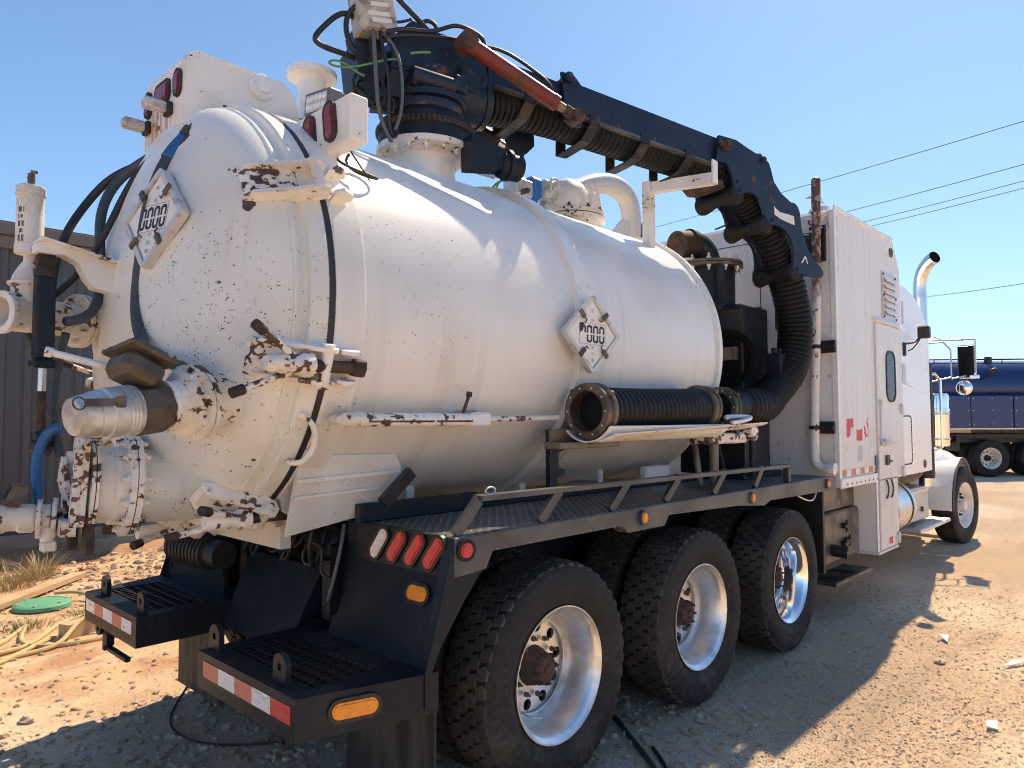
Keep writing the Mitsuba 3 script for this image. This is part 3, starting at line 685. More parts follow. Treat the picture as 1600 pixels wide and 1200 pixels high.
# latches round the door
def pad(x0, x1, w, r0, r1):
    return hull([(x, t, r) for x, r in ((x0, r0 - 0.10), (x0, r0), (x1, r1), (x1, r1 - 0.12)) for t in (-w, w)])
def latch(ph, bolt=True, m='mat_chip', m2='mat_dark_chip'):
    L = f'{T}__latch'
    k = unique(L)
    def A(n, me, ma, **q): add(n, loc(me, ph), ma, k, **q)
    ch = lambda t0: prism([(-1.335, 0.875), (-1.32, 0.925), (-1.16, 1.005), (-1.10, 1.045), (-1.07, 1.048), (-1.045, 1.02), (-1.05, 0.985), (-1.09, 0.955), (-1.20, 0.90)], (0, t0, 0), (1, 0, 0), (0, 0, 1), 0.016)
    A('bracket_plate', ch(-0.055), m); A('bracket_plate', ch(0.071), m)
    A('bracket_base', hull([(-1.34, t, 0.885) for t in (-.06, .06)] + [(-1.33, t, 0.91) for t in (-.06, .06)] + [(-1.17, t, 0.965) for t in (-.06, .06)] + [(-1.10, t, 0.94) for t in (-.06, .06)] + [(-1.2, t, 0.86) for t in (-.06, .06)]), m2 if not bolt else m)
    A('pivot_pin', cyl((-1.09, -0.085, 1.02), (-1.09, 0.085, 1.02), 0.022), m)
    lug = lambda t0: prism([(-1.025, 0.955), (-1.03, 1.02), (-1.0, 1.045), (-0.955, 1.03), (-0.945, 1.0), (-0.965, 0.98), (-0.94, 0.955)], (0, t0, 0), (1, 0, 0), (0, 0, 1), 0.016)
    A('lug_plate', lug(-0.05), m); A('lug_plate', lug(0.066), m)
    if bolt:
        A('swing_bolt', cat(cyl((-1.28, 0, 1.015), (-0.95, 0, 1.015), 0.024, n=18), lathe([(0, -0.035), (0.03, -0.03), (0.035, 0), (0.03, 0.03), (0, 0.035)], (-0.945, 0, 1.015), (0, 1, 0), 20)), 'mat_rust')
        A('nut', lathe([(0, -1.335), (0.026, -1.33), (0.033, -1.31), (0.036, -1.25), (0.034, -1.20), (0.046, -1.185), (0.046, -1.15), (0, -1.15)], (0, 0, 1.015), (1, 0, 0), 24), m)
        for s, e in ((1, (-1.375, 0.125, 1.02)), (-1, (-1.42, -0.105, 1.02))):
            a = V(-1.205, 0.02 * s, 1.015); e = V(*e); d = (e - a) / np.linalg.norm(e - a)
            A('handle_bar', cyl(a, e, 0.0125, n=14), m2); A('handle_knob', cyl(e - d * 0.03, e + d * 0.022, 0.019, n=14, bv=0.003), 'mat_rust')
for ph in (196, -143, -101): latch(ph, True)
latch(26.5, False, 'mat_chip', 'mat_dark_chip')
latch(-16, True, 'mat_chip_heavy'); latch(-60, True, 'mat_chip_heavy')
# lifting hook on the door flange
hk = [RP(-1.125, 0.955, -28.5), RP(-1.075, 1.0, -30), RP(-1.045, 1.01, -35), RP(-1.06, 1.005, -39.5), RP(-1.10, 0.97, -41.5)]
add('door_hook', tube(hk, 0.011, 10, 40), 'mat_chip_heavy', T)

# placards
def seg_digit(cx, broken=False):
    o = rrect(0.030, 0.072, 0.012).difference(rrect(0.0155, 0.054, 0.006)); o = o.difference(sbox(-0.02, -0.0035, 0.02, 0.0035))
    if broken: o = o.intersection(sbox(-0.002, 0.0, 0.03, 0.05)).union(Polygon([(-0.022, 0.042), (0.006, 0.042), (-0.002, 0.012), (-0.022, 0.0)]))
    return affinity.translate(affinity.scale(o, 1.3, 1.3, origin=(0, 0)), cx, 0)
def placard(c, n, up, broken=False, lab=None, mfr='mat_frame_grey'):
    n = np.array(n, float); n /= np.linalg.norm(n); ey = np.array(up, float); ey -= n * (n @ ey); ey /= np.linalg.norm(ey); ex = np.cross(ey, n)
    c = np.array(c, float); k = unique(f'{T}__placard')
    if lab: labels[k] = {'label': lab}
    dia = lambda w, r: affinity.rotate(rrect(w, w, r), 45, origin=(0, 0)); 
    A = lambda nme, me, ma, **q: add(nme, me, ma, k, **q)
    A('frame', cat(prism(dia(0.305, 0.022), c - n * 0.03, ex, ey, 0.022), prism(dia(0.305, 0.022).difference(dia(0.262, 0.004)), c - n * 0.009, ex, ey, 0.016)), mfr, smooth=20)
    A('plate', prism(dia(0.256, 0.003), c - n * 0.0085, ex, ey, 0.006), 'mat_paper', smooth=False)
    for q, x in enumerate((-0.072, -0.024, 0.024, 0.072)): A('digit', prism(seg_digit(x, broken and q == 0), c - n * 0.0025, ex, ey, 0.0022), 'mat_ink', smooth=False)
    A('window', prism(sbox(-0.100, -0.056, 0.100, 0.056).difference(sbox(-0.0985, -0.0545, 0.0985, 0.0545)), c - n * 0.0025, ex, ey, 0.001), 'mat_wire', smooth=False)
    for q, (sx, sy) in enumerate(((1, 1), (-1, 1), (1, -1), (-1, -1))):
        p = c + ex * sx * 0.088 + ey * sy * 0.103 * 0.98 + n * 0.002; d = (ex * sx + ey * sy) / math.sqrt(2); t = (ex * sy * -1 + ey * sx) / math.sqrt(2)
        A('clip', cat(hull([p + d * a * 0.024 + t * b * 0.012 + n * z for a in (-1, 1) for b in (-1, 1) for z in (0.002, 0.013)]), bar([p - d * 0.02 + n * 0.01, p - d * 0.045 + n * 0.008, p - d * 0.048 + t * 0.02 + n * 0.006], 0.0035, 6)), 'mat_coupling')
    for y in (0.125, 0.072, -0.072, -0.105, -0.14): A('screw', cyl(c + ey * y + n * -0.003, c + ey * y + n * 0.004, 0.008, n=10), 'mat_castalu')
placard((-1.485, -0.34, 2.46), (-1, -0.17, 0.15), (0, -0.03, 1), False, 'dirty diamond placard reading 0000 on the tank door')
placard((0.497, -1.025, 2.105), (-0.10, -1, 0), (0.02, 0, 1), True, 'diamond placard with a half turned first digit on the tank side')
add('placard_bracket', cat(b2((0.45, -1.0, 2.06), (0.55, -0.90, 2.16))), 'mat_white', T)

# clamped jack tube on the tank side
JT = unique(f'{T}__door_lock_cylinder')
jy = -0.905; jz = 1.655
add('cylinder_body', cat(cyl((-0.965, jy, jz), (-0.20, jy, jz), 0.028, n=24, bv=0.004), cyl((-0.90, jy, jz), (-0.885, jy, jz), 0.032), cyl((-0.52, jy, jz), (-0.508, jy, jz), 0.031)), 'mat_chip_heavy', JT)
add('end_clevis', cat(cyl((-1.01, jy, jz), (-0.96, jy, jz), 0.018), b2((-0.985, jy - 0.022, jz - 0.024), (-0.955, jy + 0.03, jz + 0.024)), cyl((-1.0, jy - 0.03, jz), (-1.0, jy + 0.03, jz), 0.014)), 'mat_chip_heavy', JT)
add('rod', cyl((-0.2, jy, jz), (0.36, jy + 0.006, jz + 0.008), 0.013, n=14), 'mat_chip_heavy', JT)
add('saddle_block', cat(b2((-0.30, jy - 0.03, jz - 0.034), (-0.17, jy + 0.06, jz + 0.032), 0.01), hull([(-0.36, jy + 0.10, jz + 0.02), (-0.2, jy + 0.10, jz + 0.02), (-0.34, jy, jz + 0.045), (-0.2, jy, jz + 0.045)] + [(-0.34, jy + .06, jz + 0.03), (-0.2, jy + .06, jz + .03)])), 'mat_chip_light', JT)
add('fill_port', cat(cyl((-0.33, jy, jz + 0.02), (-0.30, jy - 0.01, jz + 0.11), 0.008), cyl((-0.30, jy - 0.01, jz + 0.105), (-0.297, jy - 0.01, jz + 0.125), 0.014)), 'mat_rust', JT)

add('rust_groove', b2((-0.86, jy - 0.0285, jz - 0.012), (-0.22, jy - 0.024, jz - 0.004), 0.001), 'mat_rust', JT)
# tank saddle and support plates
for y in (-0.655, 0.655):
    sg = 1 if y > 0 else -1; yt = lambda z: sg * (0.60 + 0.105 * (z - 1.175) / 0.335)
    sk_ = add('tank_saddle', hull([(x, yt(z) + sg * o, z) for x, z in ((-1.03, 1.175), (-1.03, 1.512), (-0.55, 1.50), (-0.48, 1.40), (-0.62, 1.235)) for o in (0, -0.02)]), 'mat_tank', T)
    for z0, z1, w_ in ((1.405, 1.42, 0.016), (1.335, 1.35, 0.012)): add('stiffener', rect_bar((-1.03, yt(z0) + sg * 0.006, z0), (-0.52 if z0 > 1.4 else -0.62, yt(z1) + sg * 0.006, z1), w_, w_), 'mat_tank', sk_)
for x in (-0.98, -0.3, 0.53, 1.3, 2.0):
    g = sbox(-0.46, 1.10, 0.46, 1.75).difference(Point(0, ZC).buffer(RT - 0.006, 48)); g = max(getattr(g, 'geoms', [g]), key=lambda q: q.area)
    add('cradle_plate', prism(g, (x, 0, 0), (0, 1, 0), (0, 0, 1), 0.05), 'mat_tank', T)
add('white_gusset', b2((1.60, -0.64, 1.21), (1.90, -0.58, 1.33), 0.01), 'mat_white', T)
add('notched_rack', prism([(0.30, 1.215), (0.30, 1.60), (0.39, 1.60), (0.385, 1.52), (0.42, 1.515), (0.42, 1.49), (0.37, 1.48), (0.37, 1.40), (0.42, 1.39), (0.42, 1.36), (0.36, 1.35), (0.36, 1.215)], (0, -0.86, 0), (1, 0, 0), (0, 0, 1), 0.03), 'mat_black', T)
add('brace_strut', rect_bar((-0.65, -0.74, 1.29), (-0.51, -0.76, 1.42), 0.04, 0.05), 'mat_black', T)

# light boxes over the door
oval = lambda w, h: sbox(-w / 2 + h / 2, -1e-4, w / 2 - h / 2, 1e-4).buffer(h / 2, 10) if w > h else sbox(-1e-4, -h / 2 + w / 2, 1e-4, h / 2 - w / 2).buffer(w / 2, 10)
def lamp(parent, name, c, n, up, w, h, ml, rot=0, rim='mat_rubber', lab=None, shp=None):
    n = np.array(n, float); n /= np.linalg.norm(n); ey = np.array(up, float); ey -= n * (n @ ey); ey /= np.linalg.norm(ey); ex = np.cross(ey, n); c = np.array(c, float)
    k = unique(f'{parent}__{name}') if parent.count('__') < 1 else None
    S = affinity.rotate((shp or oval(w, h)), rot, origin=(0, 0))
    g = cat(prism(S.buffer(0.014), c - n * 0.008, ex, ey, 0.011), prism(S.buffer(0.014).difference(S.buffer(0.002)), c + n * 0.003, ex, ey, 0.007))
    l = cat(prism(S, c + n * 0.001, ex, ey, 0.010), prism(S.buffer(-0.008), c + n * 0.011, ex, ey, 0.004))
    if k:
        if lab: labels[k] = {'label': lab}
        add('grommet', g, rim, k, smooth=30); add('lens', l, ml, k, smooth=30)
    else:
        add(name + '_bezel', g, rim, parent, smooth=30); add(name, l, ml, parent, smooth=30, label=lab)
UX = -1.315
ub = add('upper_light_box', prism([(UX, 2.90), (UX, 3.225), (UX + 0.015, 3.255), (UX + 0.05, 3.27), (-0.86, 3.265), (-0.80, 3.22), (-0.76, 3.06), (-1.04, 3.03), (-1.10, 2.90)], (0, 0.255, 0), (1, 0, 0), (0, 0, 1), 0.47), 'mat_lightbox', T, smooth=20)
for y, z, w, h, sh in ((-0.135, 3.135, 0.052, 0.098, None), (0.205, 3.135, 0.052, 0.098, None), (0.035, 3.14, 0.14, 0.075, rrect(0.14, 0.075, 0.016))):
    lamp(ub, 'marker_lamp', (UX - 0.002, y, z), (-1, 0, 0), (0, 0, 1), w, h, 'mat_dark_red_lens', 0, 'mat_rust', None, sh)
for y, z in ((-0.04, 3.045), (0.215, 3.03)):
    add('licence_lamp', bx((UX - 0.065, y, z), (0.10, 0.055, 0.048), 0.010), 'mat_frame_grey', ub)
    add('licence_lamp_base', bx((UX - 0.012, y - 0.01, z - 0.006), (0.024, 0.06, 0.06), 0.005), 'mat_rubber', ub)
add('boss', cat(cyl((-0.975, -0.214, 3.20), (-0.975, -0.245, 3.20), 0.060, n=30, bv=0.006), cyl((-0.975, -0.24, 3.20), (-0.975, -0.262, 3.20), 0.034, n=28, bv=0.004)), 'mat_white', ub)
add('hinge_arm', cat(b2((-1.16, -0.235, 3.0), (-0.80, -0.222, 3.06)), tube([(-0.9, -0.25, 3.07), (-0.7, -0.28, 3.09), (-0.55, -0.2, 3.10)], 0.012, 8, 20)), 'mat_chip_heavy', ub)
lb = add('light_box', b2((-0.95, -0.915, 2.778), (-0.86, -0.485, 2.97), 0.008), 'mat_chip_light', T)
for y, z in ((-0.62, 2.868), (-0.775, 2.885)): lamp(lb, 'marker_lamp', (-0.952, y, z), (-1, 0, 0), (0, 0, 1), 0.06, 0.15, 'mat_dark_red_lens', 8, 'mat_rust')
add('bracket', cat(hull([(-0.94, -0.62, 2.78), (-0.88, -0.62, 2.78), (-0.94, -0.75, 2.78), (-0.88, -0.75, 2.78), (-0.94, -0.60, 2.70), (-0.88, -0.62, 2.70)])), 'mat_white', lb)
wl = unique(f'{T}__work_light')
wM = np.eye(4); wM[:3, 3] = (-0.90, -0.60, 3.035); a = math.radians(8); wM[:3, :3] = np.array([[1, 0, 0], [0, math.cos(a), -math.sin(a)], [0, math.sin(a), math.cos(a)]])
add('housing', move(cat(bx((0.02, 0, 0), (0.07, 0.20, 0.105), 0.008), [bx((0.065, 0, z), (0.035, 0.19, 0.006), 0.001) for z in np.linspace(-0.04, 0.04, 6)]), wM), 'mat_grey_cable', wl)
add('reflector', move(bx((-0.014, 0, 0), (0.006, 0.165, 0.075), 0.002), wM), 'mat_galv', wl)
for q in range(5):
    for z in (-0.018, 0.018): add('led', move(ball((-0.016, -0.064 + 0.032 * q, z), 0.0145, (0.6, 1, 1), 2), wM), 'mat_led', wl, smooth=True)
add('mount', cat(cyl((-0.88, -0.60, 2.968), (-0.88, -0.60, 2.99), 0.02), tube([(-0.86, -0.69, 3.04), (-0.84, -0.73, 3.0), (-0.87, -0.72, 2.985)], 0.006, 6, 16)), 'mat_wire', wl)
add('lamp_wire', cat(tube([(-0.86, -0.78, 2.775), (-0.80, -0.74, 2.72), (-0.72, -0.78, 2.70), (-0.80, -0.80, 2.70), (-0.88, -0.72, 2.76)], 0.006, 6, 40), tube([(-0.87, -0.80, 2.775), (-0.83, -0.83, 2.70), (-0.80, -0.84, 2.655)], 0.004, 6, 20)), 'mat_rubber', T)

# standpipe behind the light box
add('standpipe', cat(cyl((-0.58, 0.0, 3.0), (-0.58, 0.0, 3.46), 0.075, n=32)), 'mat_white', T)
add('standpipe_flange', pipe((-0.58, 0.0, 3.455), (-0.58, 0.0, 3.485), 0.128, 0.05, 36), 'mat_chip_light', T)

# ------------------------------------------------ door piping (left rear)
def flange(parent, c, ax, r, th, ri, bolts, m='mat_chip', bolt_r=0.014, split=True, n=40):
    c = np.array(c, float); d, u, w = basis(ax)
    add('flange', pipe(c - d * th, c - d * 0.002, r, ri, n), m, parent); add('flange', pipe(c + d * 0.002, c + d * th, r, ri, n), m, parent)
    add('flange_gasket', pipe(c - d * 0.003, c + d * 0.003, r - 0.004, ri, n), 'mat_rubber', parent)
    for q in range(bolts):
        a = q * 2 * math.pi / bolts + 0.2; p = c + (r - 0.026) * (math.cos(a) * u + math.sin(a) * w)
        add('bolt', cat(hexbolt(p + d * th, d, bolt_r, 0.014), hexbolt(p - d * th, -d, bolt_r, 0.014), cyl(p - d * th, p + d * th, bolt_r * 0.5, n=8)), m, parent)
# V1 upper discharge valve
V1 = unique(f'{T}__upper_discharge_valve'); labels[V1] = {'label': 'discharge valve with grey capped coupling on the tank door'}
c0, c1 = V(-1.40, -0.665, 1.725), V(-1.86, -0.765, 1.665); d1 = (c1 - c0) / np.linalg.norm(c1 - c0)
at = lambda t: c0 + d1 * t
add('neck', cyl(at(-0.12), at(0.05), 0.104, n=36), 'mat_chip_light', V1)
flange(V1, at(0.055), d1, 0.140, 0.019, 0.05, 8, 'mat_chip', 0.017)
add('adapter', lathe([(0, 0.07), (0.112, 0.072), (0.116, 0.08), (0.114, 0.105), (0.088, 0.115), (0.082, 0.15), (0.09, 0.155), (0.09, 0.17), (0, 0.17)], c0, d1, 36), 'mat_chip', V1)
add('valve_body', lathe([(0, 0.17), (0.086, 0.17), (0.090, 0.18), (0.090, 0.275), (0.082, 0.28), (0, 0.28)], c0, d1, 8), 'mat_olive', V1, smooth=False)
add('coupler', lathe([(0, 0.28), (0.084, 0.28), (0.086, 0.29)] + [(0.082 + 0.004 * (q % 2), 0.292 + 0.006 * q) for q in range(7)] + [(0.084, 0.336), (0.084, 0.38), (0.078, 0.384), (0.076, 0.41), (0.070, 0.415), (0, 0.415)], c0, d1, 40), 'mat_castalu', V1)
add('cap', lathe([(0, 0.415), (0.070, 0.415), (0.074, 0.42), (0.070, 0.435), (0.066, 0.455), (0.060, 0.475), (0.056, 0.478), (0, 0.480)], c0, d1, 40), 'mat_castalu', V1)
_, u1, w1 = basis(d1)
side = V(0, -1, 0.15); side -= d1 * (side @ d1); side /= np.linalg.norm(side); upv = np.cross(side, d1); upv = upv if upv[2] > 0 else -upv
for s in (1, -1):
    p = at(0.365) + side * 0.088 * s + upv * 0.02; q_ = at(0.47) + side * 0.080 * s + upv * 0.03
    add('cam_arm', cat(rect_bar(p, q_, 0.012, 0.022, upv), bx(p, (0.03, 0.022, 0.035), 0.004)), 'mat_coupling', V1)
    ring = q_ + d1 * 0.018; th = np.linspace(0, 2 * math.pi, 25)
    add('pull_ring', sweep([ring + 0.019 * (math.cos(t) * d1 + math.sin(t) * upv) for t in th], 0.0028, 6), 'mat_wire', V1, smooth=True)
ac = at(0.225) + upv * 0.10
MA = np.eye(4); MA[:3, 0] = d1; MA[:3, 1] = np.cross(upv, d1); MA[:3, 2] = upv; MA[:3, :3] *= 0.95; MA[:3, 3] = ac
tilt = trimesh.transformations.rotation_matrix(math.radians(-32), (0, 1, 0))
add('actuator', move(cat(move(cat(bx((0.05, 0.04, 0.0), (0.15, 0.16, 0.09), 0.025), bx((0.05, 0.04, 0.055), (0.185, 0.20, 0.018), 0.008), bx((0.05, 0.04, 0.075), (0.13, 0.14, 0.03), 0.014), [hexbolt((0.05 + a_, 0.04 + b_, 0.064), (0, 0, 1), 0.009, 0.008) for a_ in (-.075, .075) for b_ in (-.085, .085)]), tilt), bx((-0.02, -0.07, -0.02), (0.05, 0.06, 0.10), 0.008), bx((0.0, 0, -0.05), (0.09, 0.10, 0.06), 0.01)), MA), 'mat_olive', V1)
add('actuator_plate', move(cat(bx((-0.06, -0.075, 0.0), (0.014, 0.08, 0.16), 0.003), hexbolt((-0.07, -0.09, 0.03), (-1, 0, 0), 0.012), cyl((-0.10, -0.075, 0.02), (0, -0.075, 0.02), 0.022, n=16)), MA), 'mat_rust', V1)
add('hand_lever', cat(cyl(at(0.30) + upv * 0.16 - side * 0.05, at(0.43) + upv * 0.235 - side * 0.13, 0.012, n=12), cyl(at(0.43) + upv * 0.235 - side * 0.13, at(0.445) + upv * 0.243 - side * 0.14, 0.017, n=12)), 'mat_chip_heavy', V1)
# V2 big lower outlet
V2 = unique(f'{T}__lower_discharge_outlet'); labels[V2] = {'label': 'large rust chipped outlet with knife valve low on the tank door'}
e0, e1 = V(-1.25, -0.165, 1.375), V(-1.80, -0.085, 1.405); d2 = (e1 - e0) / np.linalg.norm(e1 - e0); bt = lambda t: e0 + d2 * t
add('neck', cyl(bt(-0.02), bt(0.22), 0.150, n=44), 'mat_door', V2)
flange(V2, bt(0.235), d2, 0.205, 0.022, 0.10, 12, 'mat_chip_heavy', 0.018, n=56)
add('spool', lathe([(0, 0.25), (0.158, 0.255), (0.158, 0.30), (0.150, 0.31), (0.150, 0.355), (0, 0.36)], e0, d2, 48), 'mat_chip_light', V2)
flange(V2, bt(0.375), d2, 0.185, 0.013, 0.08, 0, 'mat_chip_heavy', 0.014, n=52)
kv = bt(0.40)
KM = np.eye(4); KM[:3, 2] = d2; KM[:3, 1] = V(0, 0, 1) - d2 * d2[2]; KM[:3, 1] /= np.linalg.norm(KM[:3, 1]); KM[:3, 0] = np.cross(KM[:3, 1], KM[:3, 2]); KM[:3, 3] = kv
add('knife_gate', move(cat(prism(rrect(0.30, 0.34, 0.03, 0, 0.02).difference(Point(0, -0.02).buffer(0.075, 20)), (0, 0, 0), (1, 0, 0), (0, 1, 0), 0.022), prism(rrect(0.26, 0.06, 0.01, 0, -0.155), (0, 0, 0.0225), (1, 0, 0), (0, 1, 0), 0.05), prism(rrect(0.05, 0.30, 0.01, 0.12, 0), (0, 0, 0.0225), (1, 0, 0), (0, 1, 0), 0.025), prism(rrect(0.05, 0.26, 0.01, -0.12, 0), (0, 0, 0.0225), (1, 0, 0), (0, 1, 0), 0.025)), KM), 'mat_chip_heavy', V2)
add('gate_arm', cat(rect_bar(kv + V(-0.03, -0.14, -0.11), kv + V(-0.05, 0.18, -0.16), 0.03, 0.05), rect_bar(kv + V(0, -0.10, -0.13), kv + V(0.0, -0.10, -0.26), 0.05, 0.03, (1, 0, 0)), rect_bar(kv + V(-0.02, 0.02, -0.13), kv + V(-0.02, 0.03, -0.25), 0.04, 0.03, (1, 0, 0))), 'mat_rust', V2)
add('lever_plate', cat(hull([kv + V(-0.035, 0.09, 0.12), kv + V(-0.035, 0.14, 0.02), kv + V(-0.035, 0.0, -0.14), kv + V(-0.035, -0.05, -0.10), kv + V(-0.05, 0.09, 0.12), kv + V(-0.05, 0.14, 0.02), kv + V(-0.05, 0.0, -0.14), kv + V(-0.05, -0.05, -0.10)])), 'mat_dark_chip', V2)
# small outlet with butterfly valve
V4 = unique(f'{T}__small_drain_valve'); labels[V4] = {'label': 'small drain valve with open camlock end at the far left rear'}
g0, g1 = V(-1.72, -0.08, 1.275), V(-1.93, -0.02, 1.285); d4 = (g1 - g0) / np.linalg.norm(g1 - g0); gt = lambda t: g0 + d4 * t
add('elbow', tube([bt(0.40) + V(0, 0.02, -0.10), bt(0.44) + V(-0.01, 0.03, -0.13), gt(-0.01)], 0.042, 18, 20), 'mat_chip_heavy', V4)
for t in (0.0, 0.05): add('flange_plate', lathe([(0.03, t), (0.075, t), (0.078, t + 0.004), (0.078, t + 0.016), (0.03, t + 0.02)], g0, d4, 30), 'mat_chip_heavy', V4)
add('valve_body', lathe([(0.03, 0.02), (0.052, 0.022), (0.052, 0.05), (0.03, 0.05)], g0, d4, 24), 'mat_chip_heavy', V4)
add('camlock_end', lathe([(0.040, 0.19), (0.050, 0.192), (0.054, 0.188), (0.054, 0.17), (0.047, 0.16), (0.047, 0.13), (0.055, 0.12), (0.055, 0.08), (0.048, 0.07), (0.040, 0.07), (0.040, 0.19)], g0, d4, 36), 'mat_chip_light', V4)
add('valve_bonnet', move(cat(prism(rrect(0.095, 0.085, 0.02).difference(rrect(0.06, 0.05, 0.012)), (0, 0, 0), (1, 0, 0), (0, 1, 0), 0.02), prism(rrect(0.095, 0.085, 0.02), (0, 0, -0.03), (1, 0, 0), (0, 1, 0), 0.029), [hexbolt((a, b, 0.018), (0, 0, 1), 0.007, 0.006) for a in (-.038, .038) for b in (-.033, .033)]), np.array([[0.0, 0.45, -0.89, -1.86], [-0.96, 0.1, 0.2, -0.055], [0.1, 0.89, 0.45, 1.375], [0, 0, 0, 1]])), 'mat_coupling', V4)
add('blue_hose', tube([V(-1.70, -0.02, 1.625), V(-1.74, 0.005, 1.60), V(-1.77, 0.01, 1.50), V(-1.775, -0.02, 1.40), V(-1.77, -0.06, 1.30), V(-1.755, -0.085, 1.235)], 0.020, 14, 60), 'mat_blue_hose', T, smooth=True, label='short blue hose bent around the big outlet')
add('hose_foot', cat(cyl((-1.755, -0.085, 1.24), (-1.753, -0.088, 1.19), 0.024), bx((-1.75, -0.09, 1.17), (0.05, 0.05, 0.04), 0.006)), 'mat_chip_heavy', T)
# V3 vent pipe, tee and float
V3 = unique(f'{T}__vent_pipe'); labels[V3] = {'label': 'white flanged vent pipe with open tee left of the tank door'}
h0, h1 = V(-1.40, 0.345, 2.10), V(-1.83, 0.19, 2.095); d3 = (h1 - h0) / np.linalg.norm(h1 - h0); ht = lambda t: h0 + d3 * t
add('pipe', cyl(ht(-0.06), ht(0.40), 0.070, n=32), 'mat_door', V3)
flange(V3, ht(0.175), d3, 0.120, 0.017, 0.06, 8, 'mat_chip', 0.015)
add('tee', cat(pipe(ht(0.24), ht(0.49), 0.074, 0.058, 36), lathe([(0.06, 0.485), (0.086, 0.485), (0.088, 0.49), (0.088, 0.505), (0.06, 0.508)], h0, d3, 36), cyl(ht(0.40) + V(0, 0, 0.03), ht(0.40) + V(0, 0, 0.125), 0.062, n=28)), 'mat_chip', V3)
tc = ht(0.40)
add('reducer', lathe([(0, 0.12), (0.070, 0.12), (0.074, 0.125), (0.074, 0.135), (0.062, 0.14), (0.055, 0.165), (0.034, 0.205), (0.020, 0.225), (0.020, 0.26), (0, 0.26)], tc, (0, 0, 1), 32), 'mat_chip', V3)
add('float_housing', lathe([(0, 0.255), (0.050, 0.255), (0.054, 0.26), (0.054, 0.295), (0.051, 0.299), (0.051, 0.50), (0.055, 0.505), (0.055, 0.535), (0.051, 0.543), (0.02, 0.55), (0, 0.55)], tc, (0, 0, 1), 40), 'mat_float', V3)
add('wing_handle', cat(cyl(tc + V(0, 0, 0.56), tc + V(0, 0, 0.60), 0.014), hull([tc + V(-0.01, 0.04, 0.59), tc + V(0.01, 0.04, 0.59), tc + V(0, 0.0, 0.615), tc + V(0, -0.02, 0.605), tc + V(-0.01, 0, 0.585), tc + V(0.01, 0, 0.585)]), rect_bar(tc + V(0, -0.01, 0.607), tc + V(0, -0.075, 0.588), 0.012, 0.012)), 'mat_steel', V3)
stn = []
for q, w in enumerate((0.034, 0.022, 0.030, 0.018, 0.026)):
    z = 0.315 + 0.030 * q; a0 = math.radians(208)
    for e in range(5):
        if (q * 5 + e) % 7 in (2, 5): continue
        a = a0 + e * 0.10; p = tc + V(0.0518 * math.cos(a), 0.0518 * math.sin(a), z)
        stn.append(bx(p, (0.003, 0.003, w * 0.8), 0.0005))
add('stencil_marks', cat(*stn), 'mat_grey_cable', V3)
# bracket arm and jack
add('bracket_arm', prism([(-1.80, 2.325), (-1.80, 2.36), (-1.76, 2.375), (-1.44, 2.305), (-1.43, 2.17), (-1.50, 2.19), (-1.59, 2.205), (-1.62, 2.24), (-1.65, 2.30), (-1.70, 2.325)], (0, 0.055, 0), (1, 0, 0), (0, 0, 1), 0.07), 'mat_chip_light', T)
add('bracket_arm_cap', hull([(-1.79, -0.05, 2.372), (-1.79, 0.09, 2.372), (-1.43, -0.04, 2.303), (-1.43, 0.08, 2.303), (-1.79, -0.05, 2.382), (-1.79, 0.09, 2.382), (-1.43, -0.04, 2.315), (-1.43, 0.08, 2.315)]), 'mat_chip', T)
JK = unique(f'{T}__door_jack'); jx, jy2 = -1.755, 0.045
add('barrel', cat(cyl((jx, jy2, 1.88), (jx, jy2, 2.25), 0.030, n=28), b2((jx - 0.034, jy2 - 0.034, 1.90), (jx + 0.034, jy2 + 0.034, 2.24), 0.008), b2((jx - 0.042, jy2 - 0.042, 1.865), (jx + 0.042, jy2 + 0.042, 1.90), 0.008)), 'mat_black', JK)
add('top_eye', cat(cyl((jx, jy2, 2.235), (jx, jy2, 2.265), 0.040, n=24), cyl((jx - 0.03, jy2, 2.305), (jx + 0.03, jy2, 2.305), 0.034, n=24), b2((jx - 0.028, jy2 - 0.028, 2.25), (jx + 0.028, jy2 + 0.028, 2.31), 0.008)), 'mat_rust', JK)
add('rod', cyl((jx, jy2, 1.77), (jx, jy2, 1.87), 0.0155, n=20), 'mat_rod', JK); add('rod_sleeve', cyl((jx, jy2, 1.60), (jx, jy2, 1.772), 0.0165, n=20), 'mat_rust', JK)
add('foot', cat(bx((jx, jy2, 1.59), (0.06, 0.06, 0.04), 0.008), cyl((jx - 0.02, jy2 + 0.02, 1.56), (jx + 0.03, jy2 - 0.02, 1.54), 0.032)), 'mat_blackplain', JK)
